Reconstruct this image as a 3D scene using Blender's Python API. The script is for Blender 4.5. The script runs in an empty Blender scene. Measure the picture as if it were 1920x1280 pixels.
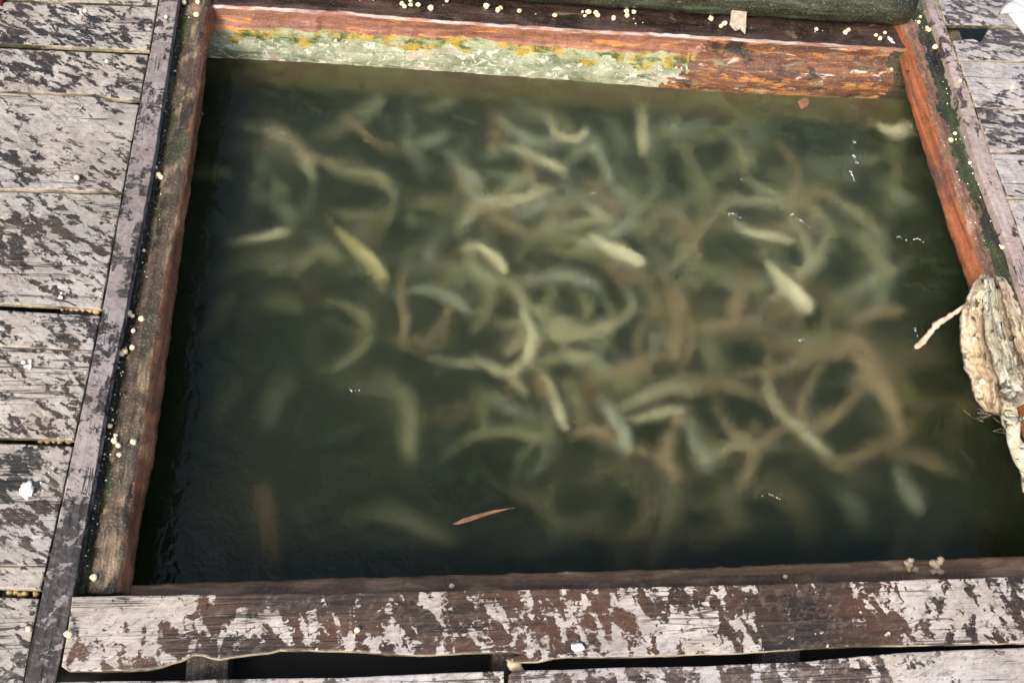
import bpy, bmesh, math, random
from mathutils import Vector, Matrix, noise
random.seed(7)
C = bpy.context.scene
COL = C.collection
# ------------------------------------------------------------------ camera
F = 1680.0                       # focal length in pixels of a 1920 wide frame
def vdir(px, py):
    return Vector((px - 960, -(py - 640), -F))
Yc = vdir(791, -2587).normalized()                     # far away from the viewer
Xc = vdir(13700, 848)
Xc = (Xc - Yc * Xc.dot(Yc)).normalized()
Zc = Xc.cross(Yc).normalized()
R = Matrix((Xc, Yc, Zc))                               # camera to world
CAM = Vector((0, 0, 1.5))
cd = bpy.data.cameras.new('camera'); cam = bpy.data.objects.new('camera', cd); COL.objects.link(cam)
cd.lens = F / 1920 * 36; cd.sensor_width = 36; cd.clip_end = 200; cd.clip_start = 0.02
cam.matrix_world = Matrix.Translation(CAM) @ R.to_4x4()
C.camera = cam
# ------------------------------------------------------------------ light
SUN_EL, SUN_AZ = 44, -140          # azimuth measured from +Y (away from viewer) towards +X
w = bpy.data.worlds.new('World'); C.world = w; w.use_nodes = True
nt = w.node_tree
sky = nt.nodes.new('ShaderNodeTexSky'); sky.sky_type = 'NISHITA'; sky.sun_disc = False
sky.sun_elevation = math.radians(SUN_EL); sky.sun_rotation = math.radians(SUN_AZ)
sky.dust_density = 6; sky.air_density = 1.0; sky.ozone_density = 1.0
bg = nt.nodes['Background']; nt.links.new(sky.outputs[0], bg.inputs[0]); bg.inputs[1].default_value = 0.12
sd = bpy.data.lights.new('sun', 'SUN'); sd.energy = 1.5; sd.angle = math.radians(20); sd.color = (1, .95, .88)
so = bpy.data.objects.new('sun', sd); COL.objects.link(so)
el, az = math.radians(SUN_EL), math.radians(SUN_AZ)
sv = Vector((math.sin(az) * math.cos(el), math.cos(az) * math.cos(el), math.sin(el)))
so.rotation_euler = sv.to_track_quat('Z', 'Y').to_euler(); so.location = sv * 6
C.view_settings.view_transform = 'Standard'; C.view_settings.look = 'None'
C.view_settings.exposure = 0.92; C.view_settings.gamma = 1
C.render.engine = 'CYCLES'
C.cycles.max_bounces = 10; C.cycles.transmission_bounces = 6; C.cycles.volume_bounces = 2
C.cycles.transparent_max_bounces = 8
C.cycles.use_denoising = True

WL = -0.15                                             # water level
def ray(px, py):
    return (R @ vdir(px, py)).normalized()
def U(px, py, z=0.0):
    d = ray(px, py); t = (z - CAM.z) / d.z
    return CAM + d * t
def UW(px, py, z):
    """point seen at a pixel through the water surface"""
    d = ray(px, py); s = U(px, py, WL)
    if z >= WL: return U(px, py, z)
    h = Vector((d.x, d.y, 0)); si = h.length / 1.333
    if si < 1e-6: return Vector((s.x, s.y, z))
    t = math.asin(si); return s + h.normalized() * ((WL - z) * math.tan(t)) + Vector((0, 0, z - WL))
def lerp(a, b, t): return a + (b - a) * t
def pl(pts, key):
    """interpolate a polyline given as (key, value)"""
    if key <= pts[0][0]: a, b = pts[0], pts[1]
    elif key >= pts[-1][0]: a, b = pts[-2], pts[-1]
    else:
        for a, b in zip(pts, pts[1:]):
            if a[0] <= key <= b[0]: break
    return lerp(a[1], b[1], (key - a[0]) / (b[0] - a[0]))
def nz(v, s=1.0, o=0.0):
    return noise.noise(Vector((v[0] * s + o, v[1] * s - o * .7, v[2] * s + o * 1.3)))
# ------------------------------------------------------------------ materials
def M(name):
    m = bpy.data.materials.new(name); m.use_nodes = True
    return m, m.node_tree, m.node_tree.nodes['Principled BSDF']
class G:
    """small node graph writer"""
    def __init__(s, t): s.t = t
    def n(s, typ, ins=None, **kw):
        x = s.t.nodes.new(typ)
        for k, v in kw.items(): setattr(x, k, v)
        for k, v in (ins or {}).items():
            if hasattr(v, 'is_output') or isinstance(v, bpy.types.NodeSocket): s.t.links.new(v, x.inputs[k])
            else: x.inputs[k].default_value = v
        return x
    def coord(s, scale=(1, 1, 1), rot=(0, 0, 0), world=True, loc=None):
        if world: g = s.n('ShaderNodeNewGeometry').outputs['Position']
        else: g = s.n('ShaderNodeTexCoord').outputs['Object']
        if not world:
            r = s.n('ShaderNodeObjectInfo').outputs['Random']
            v = s.n('ShaderNodeVectorMath', {0: (13, 7, 3), 'Scale': r}, operation='SCALE').outputs[0]
            g = s.n('ShaderNodeVectorMath', {0: g, 1: v}, operation='ADD').outputs[0]
        r = s.n('ShaderNodeMapping', {0: g, 'Rotation': rot}).outputs[0]
        return s.n('ShaderNodeMapping', {0: r, 'Scale': scale}).outputs[0]
    def noise(s, v, scale=5, detail=4, rough=.55, dist=0.0):
        return s.n('ShaderNodeTexNoise', {'Vector': v, 'Scale': scale, 'Detail': detail, 'Roughness': rough, 'Distortion': dist}).outputs[0]
    def ramp(s, f, a, b, ca=(0, 0, 0, 1), cb=(1, 1, 1, 1)):
        r = s.n('ShaderNodeValToRGB', {0: f}); e = r.color_ramp.elements
        e[0].position = a; e[1].position = b; e[0].color = ca; e[1].color = cb
        return r.outputs[0]
    def mix(s, f, a, b, mode='MIX'):
        x = s.n('ShaderNodeMix', data_type='RGBA', blend_type=mode)
        for i, v in ((0, f), (6, a), (7, b)):
            if isinstance(v, bpy.types.NodeSocket): s.t.links.new(v, x.inputs[i])
            else: x.inputs[i].default_value = v if i == 0 else (tuple(v) + (1,))[:4]
        return x.outputs[2]
    def math(s, op, a, b=0.0, clamp=False):
        return s.n('ShaderNodeMath', {0: a, 1: b}, operation=op, use_clamp=clamp).outputs[0]
    def bump(s, h, strength=.5, dist=.002, normal=None):
        d = {'Height': h, 'Strength': strength, 'Distance': dist}
        if normal is not None: d['Normal'] = normal
        return s.n('ShaderNodeBump', d).outputs[0]

def wood_planks(name, pale, dark, bare, cover=.5, rot=0.5, streak=(5, 12, 8), scale=1.0, along='x', rough=(.40, .22), brown=(.16, .075, .04), brown_amt=.0, sharp=.03, spots=.5, bigw=.42):
    """weathered boards: pale dried layer, its colour brightened for sky sheen, with dark blotches of bare wet timber"""
    m, t, p = M(name); g = G(t)
    gs = (3, 70, 30) if along == 'x' else (70, 3, 30)
    gv = g.coord(gs, world=False)
    grain = g.noise(gv, 1.6, 5, .65, .4)
    fine = g.noise(g.coord((1, 1, 1), world=False), 260, 3, .7)
    bv = g.coord(streak, (0, 0, rot), world=False)
    bl = g.noise(bv, 1.9 * scale, 6, .55, .6)
    bl2 = g.noise(g.coord((1, 1.7, 1), (0, 0, rot * .5), world=False), 34 * scale, 4, .6, .9)
    big = g.noise(g.coord((1, 1.6, 1), world=False), 3.2, 3, .5)
    s = g.math('ADD', g.math('MULTIPLY', bl, .62), g.math('MULTIPLY', bl2, .32))
    s = g.math('ADD', s, g.math('MULTIPLY', big, bigw))
    s = g.math('ADD', s, g.math('MULTIPLY', grain, .10))
    th = lerp(.545, .80, 1 - cover) + (bigw - .31) * .5
    mask = g.ramp(s, th, th + sharp)                   # 1 = pale layer, sky sheen put into its colour
    tone = g.noise(g.coord((1, 1, 1), world=False), 9, 4, .6)
    palec = g.mix(g.ramp(tone, .3, .7), tuple(c * .78 for c in pale), tuple(c * 1.12 for c in pale))
    hue = g.noise(g.coord((1, 1, 1), (0, 0, 0), world=False, ), 5, 2, .5)
    palec = g.mix(g.math('MULTIPLY', g.ramp(hue, .42, .62), .55), palec, (pale[0] * .80, pale[1] * .88, pale[2] * 1.04))
    palec = g.mix(g.math('MULTIPLY', g.ramp(grain, .40, .62), .35), palec, tuple(c * .55 for c in pale))
    palec = g.mix(g.math('MULTIPLY', g.ramp(fine, .35, .75), .35), palec, tuple(c * .5 for c in pale))
    darkc = g.mix(g.ramp(grain, .38, .66), dark, bare)
    if brown_amt: darkc = g.mix(g.math('MULTIPLY', g.ramp(g.noise(g.coord((2, 5, 1), world=False), 2.2, 4, .6), .40, .62), brown_amt), darkc, brown)
    mid = g.noise(g.coord((1, 1.6, 1), (0, 0, rot), world=False), 62, 5, .72, .7)
    fl_ = g.noise(g.coord((1, 4.5, 1), (0, 0, rot * 1.2), world=False), 30, 5, .75, .5)
    palec = g.mix(g.math('MULTIPLY', g.ramp(fl_, .56, .60), .75), palec, tuple(c * .28 for c in pale))
    dirt_ = g.noise(g.coord((1, 1.3, 1), world=False), 13, 4, .65, .5)
    palec = g.mix(g.math('MULTIPLY', g.ramp(dirt_, .46, .66), .55), palec, (pale[0] * .50, pale[1] * .44, pale[2] * .38))
    palec = g.mix(g.math('MULTIPLY', g.ramp(mid, .50, .66), .7), palec, tuple(c * .36 for c in pale))
    palec = g.mix(g.math('MULTIPLY', g.ramp(mid, .28, .42, (1, 1, 1, 1), (0, 0, 0, 1)), .6), palec, tuple(min(1, c * 1.45) for c in pale))
    darkc = g.mix(g.math('MULTIPLY', g.ramp(mid, .50, .62), .7), darkc, tuple(c * 2.2 for c in bare))
    haze_ = g.noise(g.coord(world=True), 3.1, 4, .6, .5)
    palec = g.mix(g.math('MULTIPLY', g.ramp(haze_, .50, .68), .55), palec, tuple(c * .42 for c in pale))
    palec = g.mix(g.math('MULTIPLY', g.ramp(haze_, .32, .46, (1, 1, 1, 1), (0, 0, 0, 1)), .45), palec, tuple(min(.8, c * 1.35) for c in pale))
    col = g.mix(mask, darkc, palec)
    ck = g.noise(g.coord((1.1, 34, 10) if along == 'x' else (34, 1.1, 10), world=False), 1.7, 3, .55, .35)
    crack = g.math('MULTIPLY', g.ramp(ck, .485, .495), g.ramp(ck, .505, .515, (1, 1, 1, 1), (0, 0, 0, 1)))
    crack = g.math('MULTIPLY', crack, g.ramp(g.noise(g.coord((1, 2, 1), world=False), 6, 2, .5), .50, .58))
    col = g.mix(g.math('MULTIPLY', crack, .85), col, (.012, .010, .009))
    sp = g.n('ShaderNodeTexVoronoi', {'Vector': g.coord((1, 1.3, 1), world=False), 'Scale': 75.0, 'Randomness': 1.0})
    spm = g.math('MULTIPLY', g.ramp(sp.outputs[0], .12, .2, (1, 1, 1, 1), (0, 0, 0, 1)), g.ramp(big, .46, .6))
    col = g.mix(g.math('MULTIPLY', spm, spots), col, dark)
    ws = g.n('ShaderNodeTexVoronoi', {'Vector': g.coord((1, 1, 1), world=False), 'Scale': 38.0, 'Randomness': 1.0})
    wsm = g.math('MULTIPLY', g.ramp(ws.outputs[0], .03, .07, (1, 1, 1, 1), (0, 0, 0, 1)), g.ramp(tone, .5, .6))
    col = g.mix(g.math('MULTIPLY', wsm, .8), col, (.75, .70, .60))
    t.links.new(col, p.inputs['Base Color'])
    rr = g.mix(mask, (rough[1],) * 3, (rough[0],) * 3)
    rr = g.mix(g.math('MULTIPLY', g.ramp(fine, .3, .8), .5), rr, (.8, .8, .8))
    t.links.new(rr, p.inputs['Roughness'])
    h = g.math('ADD', g.math('MULTIPLY', grain, .8), g.math('MULTIPLY', mask, .35))
    h = g.math('SUBTRACT', g.math('ADD', h, g.math('MULTIPLY', fine, .25)), crack)
    t.links.new(g.bump(h, .8, .0022), p.inputs['Normal'])
    return m

PALE = (.47, .43, .375)
m_left = wood_planks('weathered_plank_left', PALE, (.012, .011, .010), (.040, .036, .031), cover=.62, rot=.55, brown_amt=.2, scale=2.7)
m_right = wood_planks('weathered_plank_right', (.50, .465, .435), (.022, .019, .020), (.075, .062, .06), cover=.70, rot=.25, scale=2.4)
m_strip = wood_planks('weathered_batten', (.34, .295, .28), (.018, .016, .015), (.058, .050, .046), cover=.56, rot=.5, streak=(9, 6, 8), along='y', scale=2.6)
m_stripr = wood_planks('weathered_batten_right', (.46, .37, .33), (.030, .02, .02), (.085, .06, .055), cover=.86, rot=.2, streak=(9, 6, 8), along='y', scale=1.6, spots=.9)
m_near = wood_planks('weathered_edge_board', (.54, .48, .42), (.012, .010, .008), (.052, .038, .028), cover=.44, rot=-.3, streak=(10, 5, 8), scale=2.2, brown=(.13, .058, .028), brown_amt=.5, sharp=.02, bigw=.62)
m_near2 = wood_planks('weathered_front_board', (.56, .51, .46), (.03, .022, .02), (.11, .085, .07), cover=.62, rot=-.3, streak=(9, 5, 8), scale=1.8)

def beam_mat(name, zones, gs=(60, 3, 30), rough=.35, bumpd=.003, speck=.5, wet=.5, fine_s=220):
    """zones: list of (colour, noise scale vector, threshold a, b) laid over the first colour"""
    m, t, p = M(name); g = G(t)
    grain = g.noise(g.coord(gs), 1.5, 6, .65, .5)
    fine = g.noise(g.coord(), fine_s, 3, .7)
    c0 = zones[0][0]
    col = g.mix(g.ramp(grain, .36, .66), tuple(c * .5 for c in c0), tuple(c * 1.25 for c in c0))
    for i, (c, sv, a, b) in enumerate(zones[1:]):
        v = g.n('ShaderNodeMapping', {0: g.coord(sv), 'Location': (i * 3.7 + 1.1, i * 1.9, .3)}).outputs[0]
        f = g.ramp(g.noise(v, 1.0, 6, .62, .5), a, b)
        cc = g.mix(g.ramp(grain, .35, .68), tuple(x * .55 for x in c), tuple(x * 1.3 for x in c))
        col = g.mix(f, col, cc)
    col = g.mix(g.math('MULTIPLY', g.ramp(fine, .56, .72), speck), col, (.42, .36, .27))
    col = g.mix(g.math('MULTIPLY', g.ramp(fine, .26, .42, (1, 1, 1, 1), (0, 0, 0, 1)), .6), col, tuple(x * .3 for x in c0))
    t.links.new(col, p.inputs['Base Color'])
    rn = g.noise(g.coord((8, 8, 8)), 3, 4, .6)
    t.links.new(g.mix(g.ramp(rn, .35, .65), (rough * wet,) * 3, (min(1, rough * 1.7),) * 3), p.inputs['Roughness'])
    h = g.math('ADD', g.math('MULTIPLY', grain, .7), g.math('MULTIPLY', fine, .45))
    t.links.new(g.bump(h, .9, bumpd), p.inputs['Normal'])
    return m

m_bl_top = beam_mat('grimy_beam_top', [((.090, .062, .040),), ((.27, .20, .12), (30, 12, 5), .50, .60), ((.045, .045, .022), (12, 4, 5), .52, .62), ((.03, .022, .015), (30, 9, 5), .55, .62)], rough=.32, bumpd=.005)
m_bl_groove = beam_mat('black_mossy_groove', [((.030, .026, .015),), ((.05, .075, .018), (22, 5, 9), .46, .60), ((.12, .09, .055), (24, 9, 5), .56, .64)], rough=.25, speck=.8, bumpd=.005)
m_bl_edge = beam_mat('reddish_wet_edge', [((.17, .070, .032),), ((.34, .17, .09), (12, 6, 8), .52, .66)], rough=.35, speck=.35)
m_br_face = beam_mat('orange_wet_face', [((.27, .085, .032),), ((.10, .045, .03), (18, 3, 9), .50, .62), ((.42, .18, .075), (20, 3, 9), .56, .68)], gs=(90, 3, 60), rough=.42, speck=.15)
m_br_top = beam_mat('brown_gritty_edge', [((.17, .09, .055),), ((.33, .2, .13), (16, 9, 9), .50, .62)], rough=.32, speck=.8)
m_br_moss = beam_mat('dark_moss_top', [((.018, .018, .014),), ((.035, .055, .014), (15, 4, 9), .44, .58), ((.16, .13, .04), (17, 8, 9), .60, .68)], rough=.28, speck=.45)
m_br_grey = beam_mat('grey_scum_edge', [((.09, .10, .095),), ((.25, .26, .24), (26, 9, 9), .48, .6), ((.02, .03, .015), (20, 6, 9), .52, .6)], rough=.3, speck=.6)
m_far_top = beam_mat('dark_far_top', [((.030, .020, .016),), ((.085, .05, .04), (4, 15, 9), .46, .6), ((.16, .13, .07), (10, 22, 9), .62, .68)], gs=(3, 60, 30), rough=.38, speck=.3)
m_near_beam = beam_mat('dark_near_beam', [((.15, .085, .042),), ((.34, .22, .12), (9, 30, 9), .48, .62)], gs=(3, 60, 30), rough=.45, speck=.35)
m_joist = beam_mat('grey_joist', [((.06, .045, .035),), ((.16, .13, .10), (9, 9, 9), .5, .62)], rough=.6)
m_log = beam_mat('green_log', [((.030, .032, .016),), ((.085, .115, .065), (3, 24, 24), .50, .62), ((.02, .02, .012), (4, 20, 18), .48, .62)], gs=(3, 50, 50), rough=.4)

def far_face_mat(name, left):
    m, t, p = M(name); g = G(t)
    grain = g.noise(g.coord((4, 60, 60)), 1.5, 6, .65, .6)
    fine = g.noise(g.coord(), 190, 4, .7)
    if left == 'orange':
        col = g.mix(g.ramp(grain, .35, .65), (.15, .055, .035), (.36, .165, .10))
        k = g.noise(g.coord((4, 22, 34)), 1.3, 5, .6, .4)
        col = g.mix(g.ramp(k, .56, .64), col, (.68, .26, .04))
        k = g.noise(g.coord((6, 10, 30)), 1.7, 4, .6, .4)
        col = g.mix(g.ramp(k, .60, .68), col, (.42, .25, .20))
        rg = .3
    elif left == 'moss':
        col = g.mix(g.ramp(g.noise(g.coord((8, 20, 20)), 1.3, 5, .7, .5), .38, .62), (.13, .16, .085), (.38, .41, .27))
        col = g.mix(g.ramp(g.noise(g.coord((7, 14, 20)), 1.1, 5, .7, .6), .55, .66), col, (.44, .34, .26))
        col = g.mix(g.ramp(g.noise(g.coord((5, 18, 40)), 1.3, 5, .7, .3), .58, .66), col, (.05, .07, .03))
        col = g.mix(g.math('MULTIPLY', g.ramp(g.noise(g.coord((3, 9, 14)), 1.9, 6, .7, .8), .56, .66), .8), col, (.22, .115, .05))
        col = g.mix(g.math('MULTIPLY', g.ramp(g.noise(g.coord((40, 60, 60)), 1.0, 4, .7, .8), .54, .62), .7), col, (.72, .74, .62))
        rg = .5
    elif left == 'moss_line':
        col = g.mix(g.ramp(g.noise(g.coord((18, 20, 30)), 1.3, 5, .7, .5), .42, .56), (.05, .08, .015), (.40, .27, .03))
        col = g.mix(g.ramp(g.noise(g.coord((9, 10, 30)), 1.3, 5, .7, .5), .5, .6), col, (.30, .34, .2))
        rg = .5
    elif left == 'brown':
        col = g.mix(g.ramp(grain, .34, .66), (.06, .03, .02), (.20, .085, .045))
        k = g.noise(g.coord((9, 30, 60)), 1.4, 6, .75, .8)
        col = g.mix(g.ramp(k, .52, .62), col, (.50, .21, .05))
        k = g.noise(g.coord((4, 9, 9)), 1.6, 4, .6, .6)
        col = g.mix(g.math('MULTIPLY', g.ramp(k, .50, .62), .8), col, (.07, .035, .022))
        col = g.mix(g.math('MULTIPLY', g.ramp(g.noise(g.coord((3, 9, 16)), 2.3, 6, .7, .8), .57, .64), .75), col, (.20, .22, .12))
        k = g.noise(g.coord((10, 20, 40)), 1.0, 4, .6, .8)
        col = g.mix(g.ramp(k, .62, .68), col, (.62, .50, .42))
        k = g.noise(g.coord((5, 9, 9)), 1.5, 4, .6, .4)
        col = g.mix(g.ramp(k, .56, .64), col, (.03, .022, .015))
        rg = .25
    elif left == 'dark':
        col = g.mix(g.ramp(grain, .34, .66), (.02, .022, .012), (.07, .06, .03)); rg = .35
    else:
        col = g.mix(g.ramp(g.noise(g.coord((5, 9, 14)), 1.3, 5, .7, .5), .42, .58), (.16, .085, .04), (.19, .20, .06))
        rg = .6
    col = g.mix(g.math('MULTIPLY', g.ramp(fine, .30, .46, (1, 1, 1, 1), (0, 0, 0, 1)), .55), col, (.05, .035, .02))
    col = g.mix(g.math('MULTIPLY', g.ramp(fine, .60, .74), .5), col, (.62, .56, .48))
    t.links.new(col, p.inputs['Base Color'])
    p.inputs['Roughness'].default_value = rg
    h = g.math('ADD', g.math('MULTIPLY', grain, .5), g.math('MULTIPLY', fine, .6))
    t.links.new(g.bump(h, .9, .004), p.inputs['Normal'])
    return m
m_edge = beam_mat('painted_edge_highlight', [((.52, .40, .36),), ((.33, .15, .09), (9, 30, 9), .44, .54)], gs=(6, 60, 60), rough=.3, speck=.3)  # wet highlight along the far beam rim, put into the colour
m_ff = [far_face_mat('far_' + k, k) for k in ('orange', 'moss_line', 'moss', 'brown', 'dark', 'sunk')]

def simple(name, col, rough=.5, var=.25, scale=60, spec=None, bumpd=.001, **kw):
    m, t, p = M(name); g = G(t)
    n_ = g.noise(g.coord(world=False), scale, 4, .6)
    c = g.mix(g.ramp(n_, .3, .7), tuple(x * (1 - var) for x in col), tuple(min(1, x * (1 + var)) for x in col))
    t.links.new(c, p.inputs['Base Color']); p.inputs['Roughness'].default_value = rough
    t.links.new(g.bump(n_, .5, bumpd), p.inputs['Normal'])
    return m
m_raw, t_, p_ = M('raw_plank_edge'); g_ = G(t_)
k_ = g_.noise(g_.coord((1, 3, 1)), 9, 5, .65, .5); k2 = g_.noise(g_.coord((1, 2, 2)), 60, 4, .7)
c_ = g_.mix(g_.ramp(k_, .42, .56), (.06, .05, .03), (.50, .42, .31)); c_ = g_.mix(g_.math('MULTIPLY', g_.ramp(k2, .48, .62), .7), c_, (.12, .13, .05))
t_.links.new(c_, p_.inputs['Base Color']); p_.inputs['Roughness'].default_value = .5; t_.links.new(g_.bump(k2, .8, .003), p_.inputs['Normal'])
m_pellet = simple('cream_feed', (.92, .74, .46), .4, .14, 160)
m_pellet2 = simple('tan_feed', (.60, .44, .22), .6, .2, 200)
m_crumb = simple('pale_crumbs', (.80, .76, .68), .6, .15, 150)
m_lump = simple('tan_lump', (.48, .38, .25), .8, .35, 120, bumpd=.003)
m_nail = simple('rusty_nail', (.05, .025, .018), .6, .4, 300)
m_white = simple('white_paper', (.9, .9, .9), .6, .03, 20)
m_red = simple('red_cloth', (.55, .06, .08), .7, .3, 60)
m_leaf = simple('brown_sliver', (.22, .11, .06), .45, .4, 60)
m_chip = simple('hanging_chip', (.42, .34, .25), .4, .35, 70)
m_bed = simple('pond_mud', (.05, .045, .03), .9, .3, 6)
m_twig = simple('pink_twig', (.58, .40, .30), .55, .35, 60, bumpd=.003)
# ------------------------------------------------------------------ object helpers
def tag(o, label=None, cat=None, group=None, kind=None):
    for k, v in (('label', label), ('category', cat), ('group', group), ('kind', kind)):
        if v: o[k] = v
    return o
def link(name, bm, mats, parent=None, smooth=False, origin=None):
    me = bpy.data.meshes.new(name)
    if origin is None:
        vs = [v.co for v in bm.verts]
        origin = Vector(((min(v.x for v in vs) + max(v.x for v in vs)) / 2, (min(v.y for v in vs) + max(v.y for v in vs)) / 2, min(v.z for v in vs)))
    base = parent.location if parent else Vector((0, 0, 0))
    for v in bm.verts: v.co -= origin
    bmesh.ops.recalc_face_normals(bm, faces=bm.faces)
    bm.to_mesh(me); bm.free()
    for m in (mats if isinstance(mats, (list, tuple)) else [mats]): me.materials.append(m)
    if smooth:
        for p in me.polygons: p.use_smooth = True
    o = bpy.data.objects.new(name, me); COL.objects.link(o)
    o.location = origin - base
    if parent: o.parent = parent
    return o
def empty(name, loc):
    o = bpy.data.objects.new(name, None); COL.objects.link(o); o.location = loc; o.empty_display_size = .05
    return o
def dens(pts, step=.012, amp=.0, f=14, seed=0, closed=True):
    """subdivide a closed outline and roughen it"""
    out = []
    n_ = len(pts)
    for i in range(n_ if closed else n_ - 1):
        a, b = pts[i], pts[(i + 1) % n_]
        k = max(1, int((b - a).length / step))
        for j in range(k):
            p = a.lerp(b, j / k); d = (b - a).normalized(); nrm = Vector((-d.y, d.x, 0))
            out.append(p + nrm * amp * (nz(p, f, seed) + .5 * nz(p, f * 4, seed + 5)))
    if not closed: out.append(pts[-1].copy())
    return out
def board(name, pts, thick, mat, parent=None, amp=.0015, seed=0, bev=.002, raw=False):
    """a real board: outline pts (top, metres), thickness downwards"""
    o = dens(pts, .02, amp, 9, seed)
    bm = bmesh.new()
    top = [bm.verts.new(p) for p in o]
    ft = bm.faces.new(top)
    r = bmesh.ops.extrude_face_region(bm, geom=[ft])
    nv = [v for v in r['geom'] if isinstance(v, bmesh.types.BMVert)]
    for v in nv: v.co.z -= thick
    bm.normal_update()
    tset = set(top)
    edges = [e for e in bm.edges if e.verts[0] in tset and e.verts[1] in tset]
    bmesh.ops.bevel(bm, geom=edges, offset=bev, segments=2, affect='EDGES', profile=.6)
    bm.normal_update()
    for f in bm.faces:
        if abs(f.normal.z) < .35: f.material_index = 1
    return link(name, bm, [mat, m_raw if raw else mat], parent)
def loft(stations, mats, name, parent=None, amp=.0, f=20, seed=0, midx=None, smooth=True, cap=True, closed=True, origin=None):
    bm = bmesh.new(); rows = []
    for s in stations:
        row = []
        for p in s:
            q = Vector(p)
            if amp: q += Vector((nz(q, f, seed), nz(q, f, seed + 9), nz(q, f, seed + 17))) * amp
            row.append(bm.verts.new(q))
        rows.append(row)
    k = len(rows[0])
    for a, b in zip(rows, rows[1:]):
        for i in range(k if closed else k - 1):
            j = (i + 1) % k
            fc = bm.faces.new((a[i], a[j], b[j], b[i]))
            if midx: fc.material_index = midx(i, a[i].co)
    if cap and closed:
        bm.faces.new(rows[0][::-1]); bm.faces.new(rows[-1])
    return link(name, bm, mats, parent, smooth, origin)
def tube(pts, radii, name, mat, parent=None, seg=8, amp=0, f=40, seed=0, flat=1.0, up=Vector((0, 0, 1)), smooth=True):
    st = []
    for i, p in enumerate(pts):
        a = pts[max(0, i - 1)]; b = pts[min(len(pts) - 1, i + 1)]
        d = (b - a).normalized(); s = d.cross(up).normalized(); u = s.cross(d)
        st.append([p + (s * math.cos(t) + u * math.sin(t) * flat) * radii[i] for t in [2 * math.pi * k / seg for k in range(seg)]])
    return loft(st, mat, name, parent, amp, f, seed, smooth=smooth)
def resample(pts, n_):
    L = [0]
    for a, b in zip(pts, pts[1:]): L.append(L[-1] + (b - a).length)
    # catmull-rom
    out = []
    for k in range(n_):
        t = L[-1] * k / (n_ - 1)
        i = 0
        while i < len(pts) - 2 and L[i + 1] < t: i += 1
        u = (t - L[i]) / max(1e-9, L[i + 1] - L[i])
        p0 = pts[max(0, i - 1)]; p1 = pts[i]; p2 = pts[i + 1]; p3 = pts[min(len(pts) - 1, i + 2)]
        out.append(.5 * ((2 * p1) + (p2 - p0) * u + (2 * p0 - 5 * p1 + 4 * p2 - p3) * u * u + (3 * p1 - p0 - 3 * p2 + p3) * u ** 3))
    return out
# ------------------------------------------------------------------ outlines (x as a function of y)
L_end = [(0, 299), (97, 282), (190, 263), (362, 232), (430, 219), (582, 192), (828, 141), (1112, 78), (1200, 60), (1280, 45)]
L_seam = [(0, 334), (20, 331), (300, 288), (410, 268), (590, 234), (750, 199), (850, 184), (1050, 149), (1110, 138), (1280, 104)]
L_edge = [(0, 393), (50, 387), (140, 376), (280, 357), (400, 336), (630, 296), (820, 268), (1100, 224)]
L_face = [(0, 404), (50, 399), (100, 388), (200, 378), (330, 359), (430, 344), (640, 317), (860, 288), (960, 266), (1085, 248)]
R_face = [(0, 1650), (10, 1653), (50, 1663), (77, 1676), (134, 1690), (188, 1703), (242, 1720), (322, 1744), (380, 1764), (427, 1777), (540, 1818), (1045, 2000)]
R_edge = [(0, 1671), (34, 1686), (91, 1709), (141, 1726), (202, 1742), (262, 1757), (296, 1769), (336, 1786), (403, 1805), (510, 1841), (1045, 2024)]
R_seam = [(0, 1735), (14, 1739), (41, 1751), (69, 1762), (103, 1774), (146, 1786), (210, 1803), (292, 1826), (359, 1851), (420, 1875), (464, 1893), (531, 1912), (1045, 2085)]
R_end = [(0, 1757), (43, 1771), (76, 1783), (103, 1792), (141, 1805), (172, 1817), (216, 1831), (282, 1854), (353, 1881), (430, 1907), (480, 1923), (1045, 2125)]
def col_line(line, y0, y1, z, n_=24):
    return [U(pl(line, lerp(y0, y1, k / (n_ - 1))), lerp(y0, y1, k / (n_ - 1)), z) for k in range(n_)]
# ------------------------------------------------------------------ left planks
seams = [  # y at x=0, y at the right end, gap in px below it
    (-95, -86, 3), (-1, 11, 3), (81, 94, 9), (168, 184, 4), (352, 359, 7), (568, 578, 13), (650, 656, 1.6), (820, 825, 11), (1059, 1061, 1.6), (1103, 1106, 15), (1330, 1332, 3)]
lab_l = ['grey plank strip in the top left corner, cut off by the photo top',
         'dark blotched plank in the top left, its lower edge pale and mossy',
         'dark mottled left plank with a curved gap under its right corner',
         'wide pinkish plank on the left with orange splintered upper edge and fine spots',
         'wide pale plank on the left just above the longest row of caught feed pellets',
         'narrow pale left board between the pellet row and a hairline crack',
         'pale left board with big black diagonal blotches and a clump of white crumbs',
         'pale plank on the left carrying a white dropping, above the hairline crack near the bottom',
         'thin blotched board strip on the left just above the lowest caught pellets',
         'dark wet plank in the bottom left corner with one cream pellet and a nail hole']
zt = [0, .001, -.003, .002, 0, .001, .0005, .002, .001, -.004]
def end_x(y): return pl(L_end, y) - 3
planks = []
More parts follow.
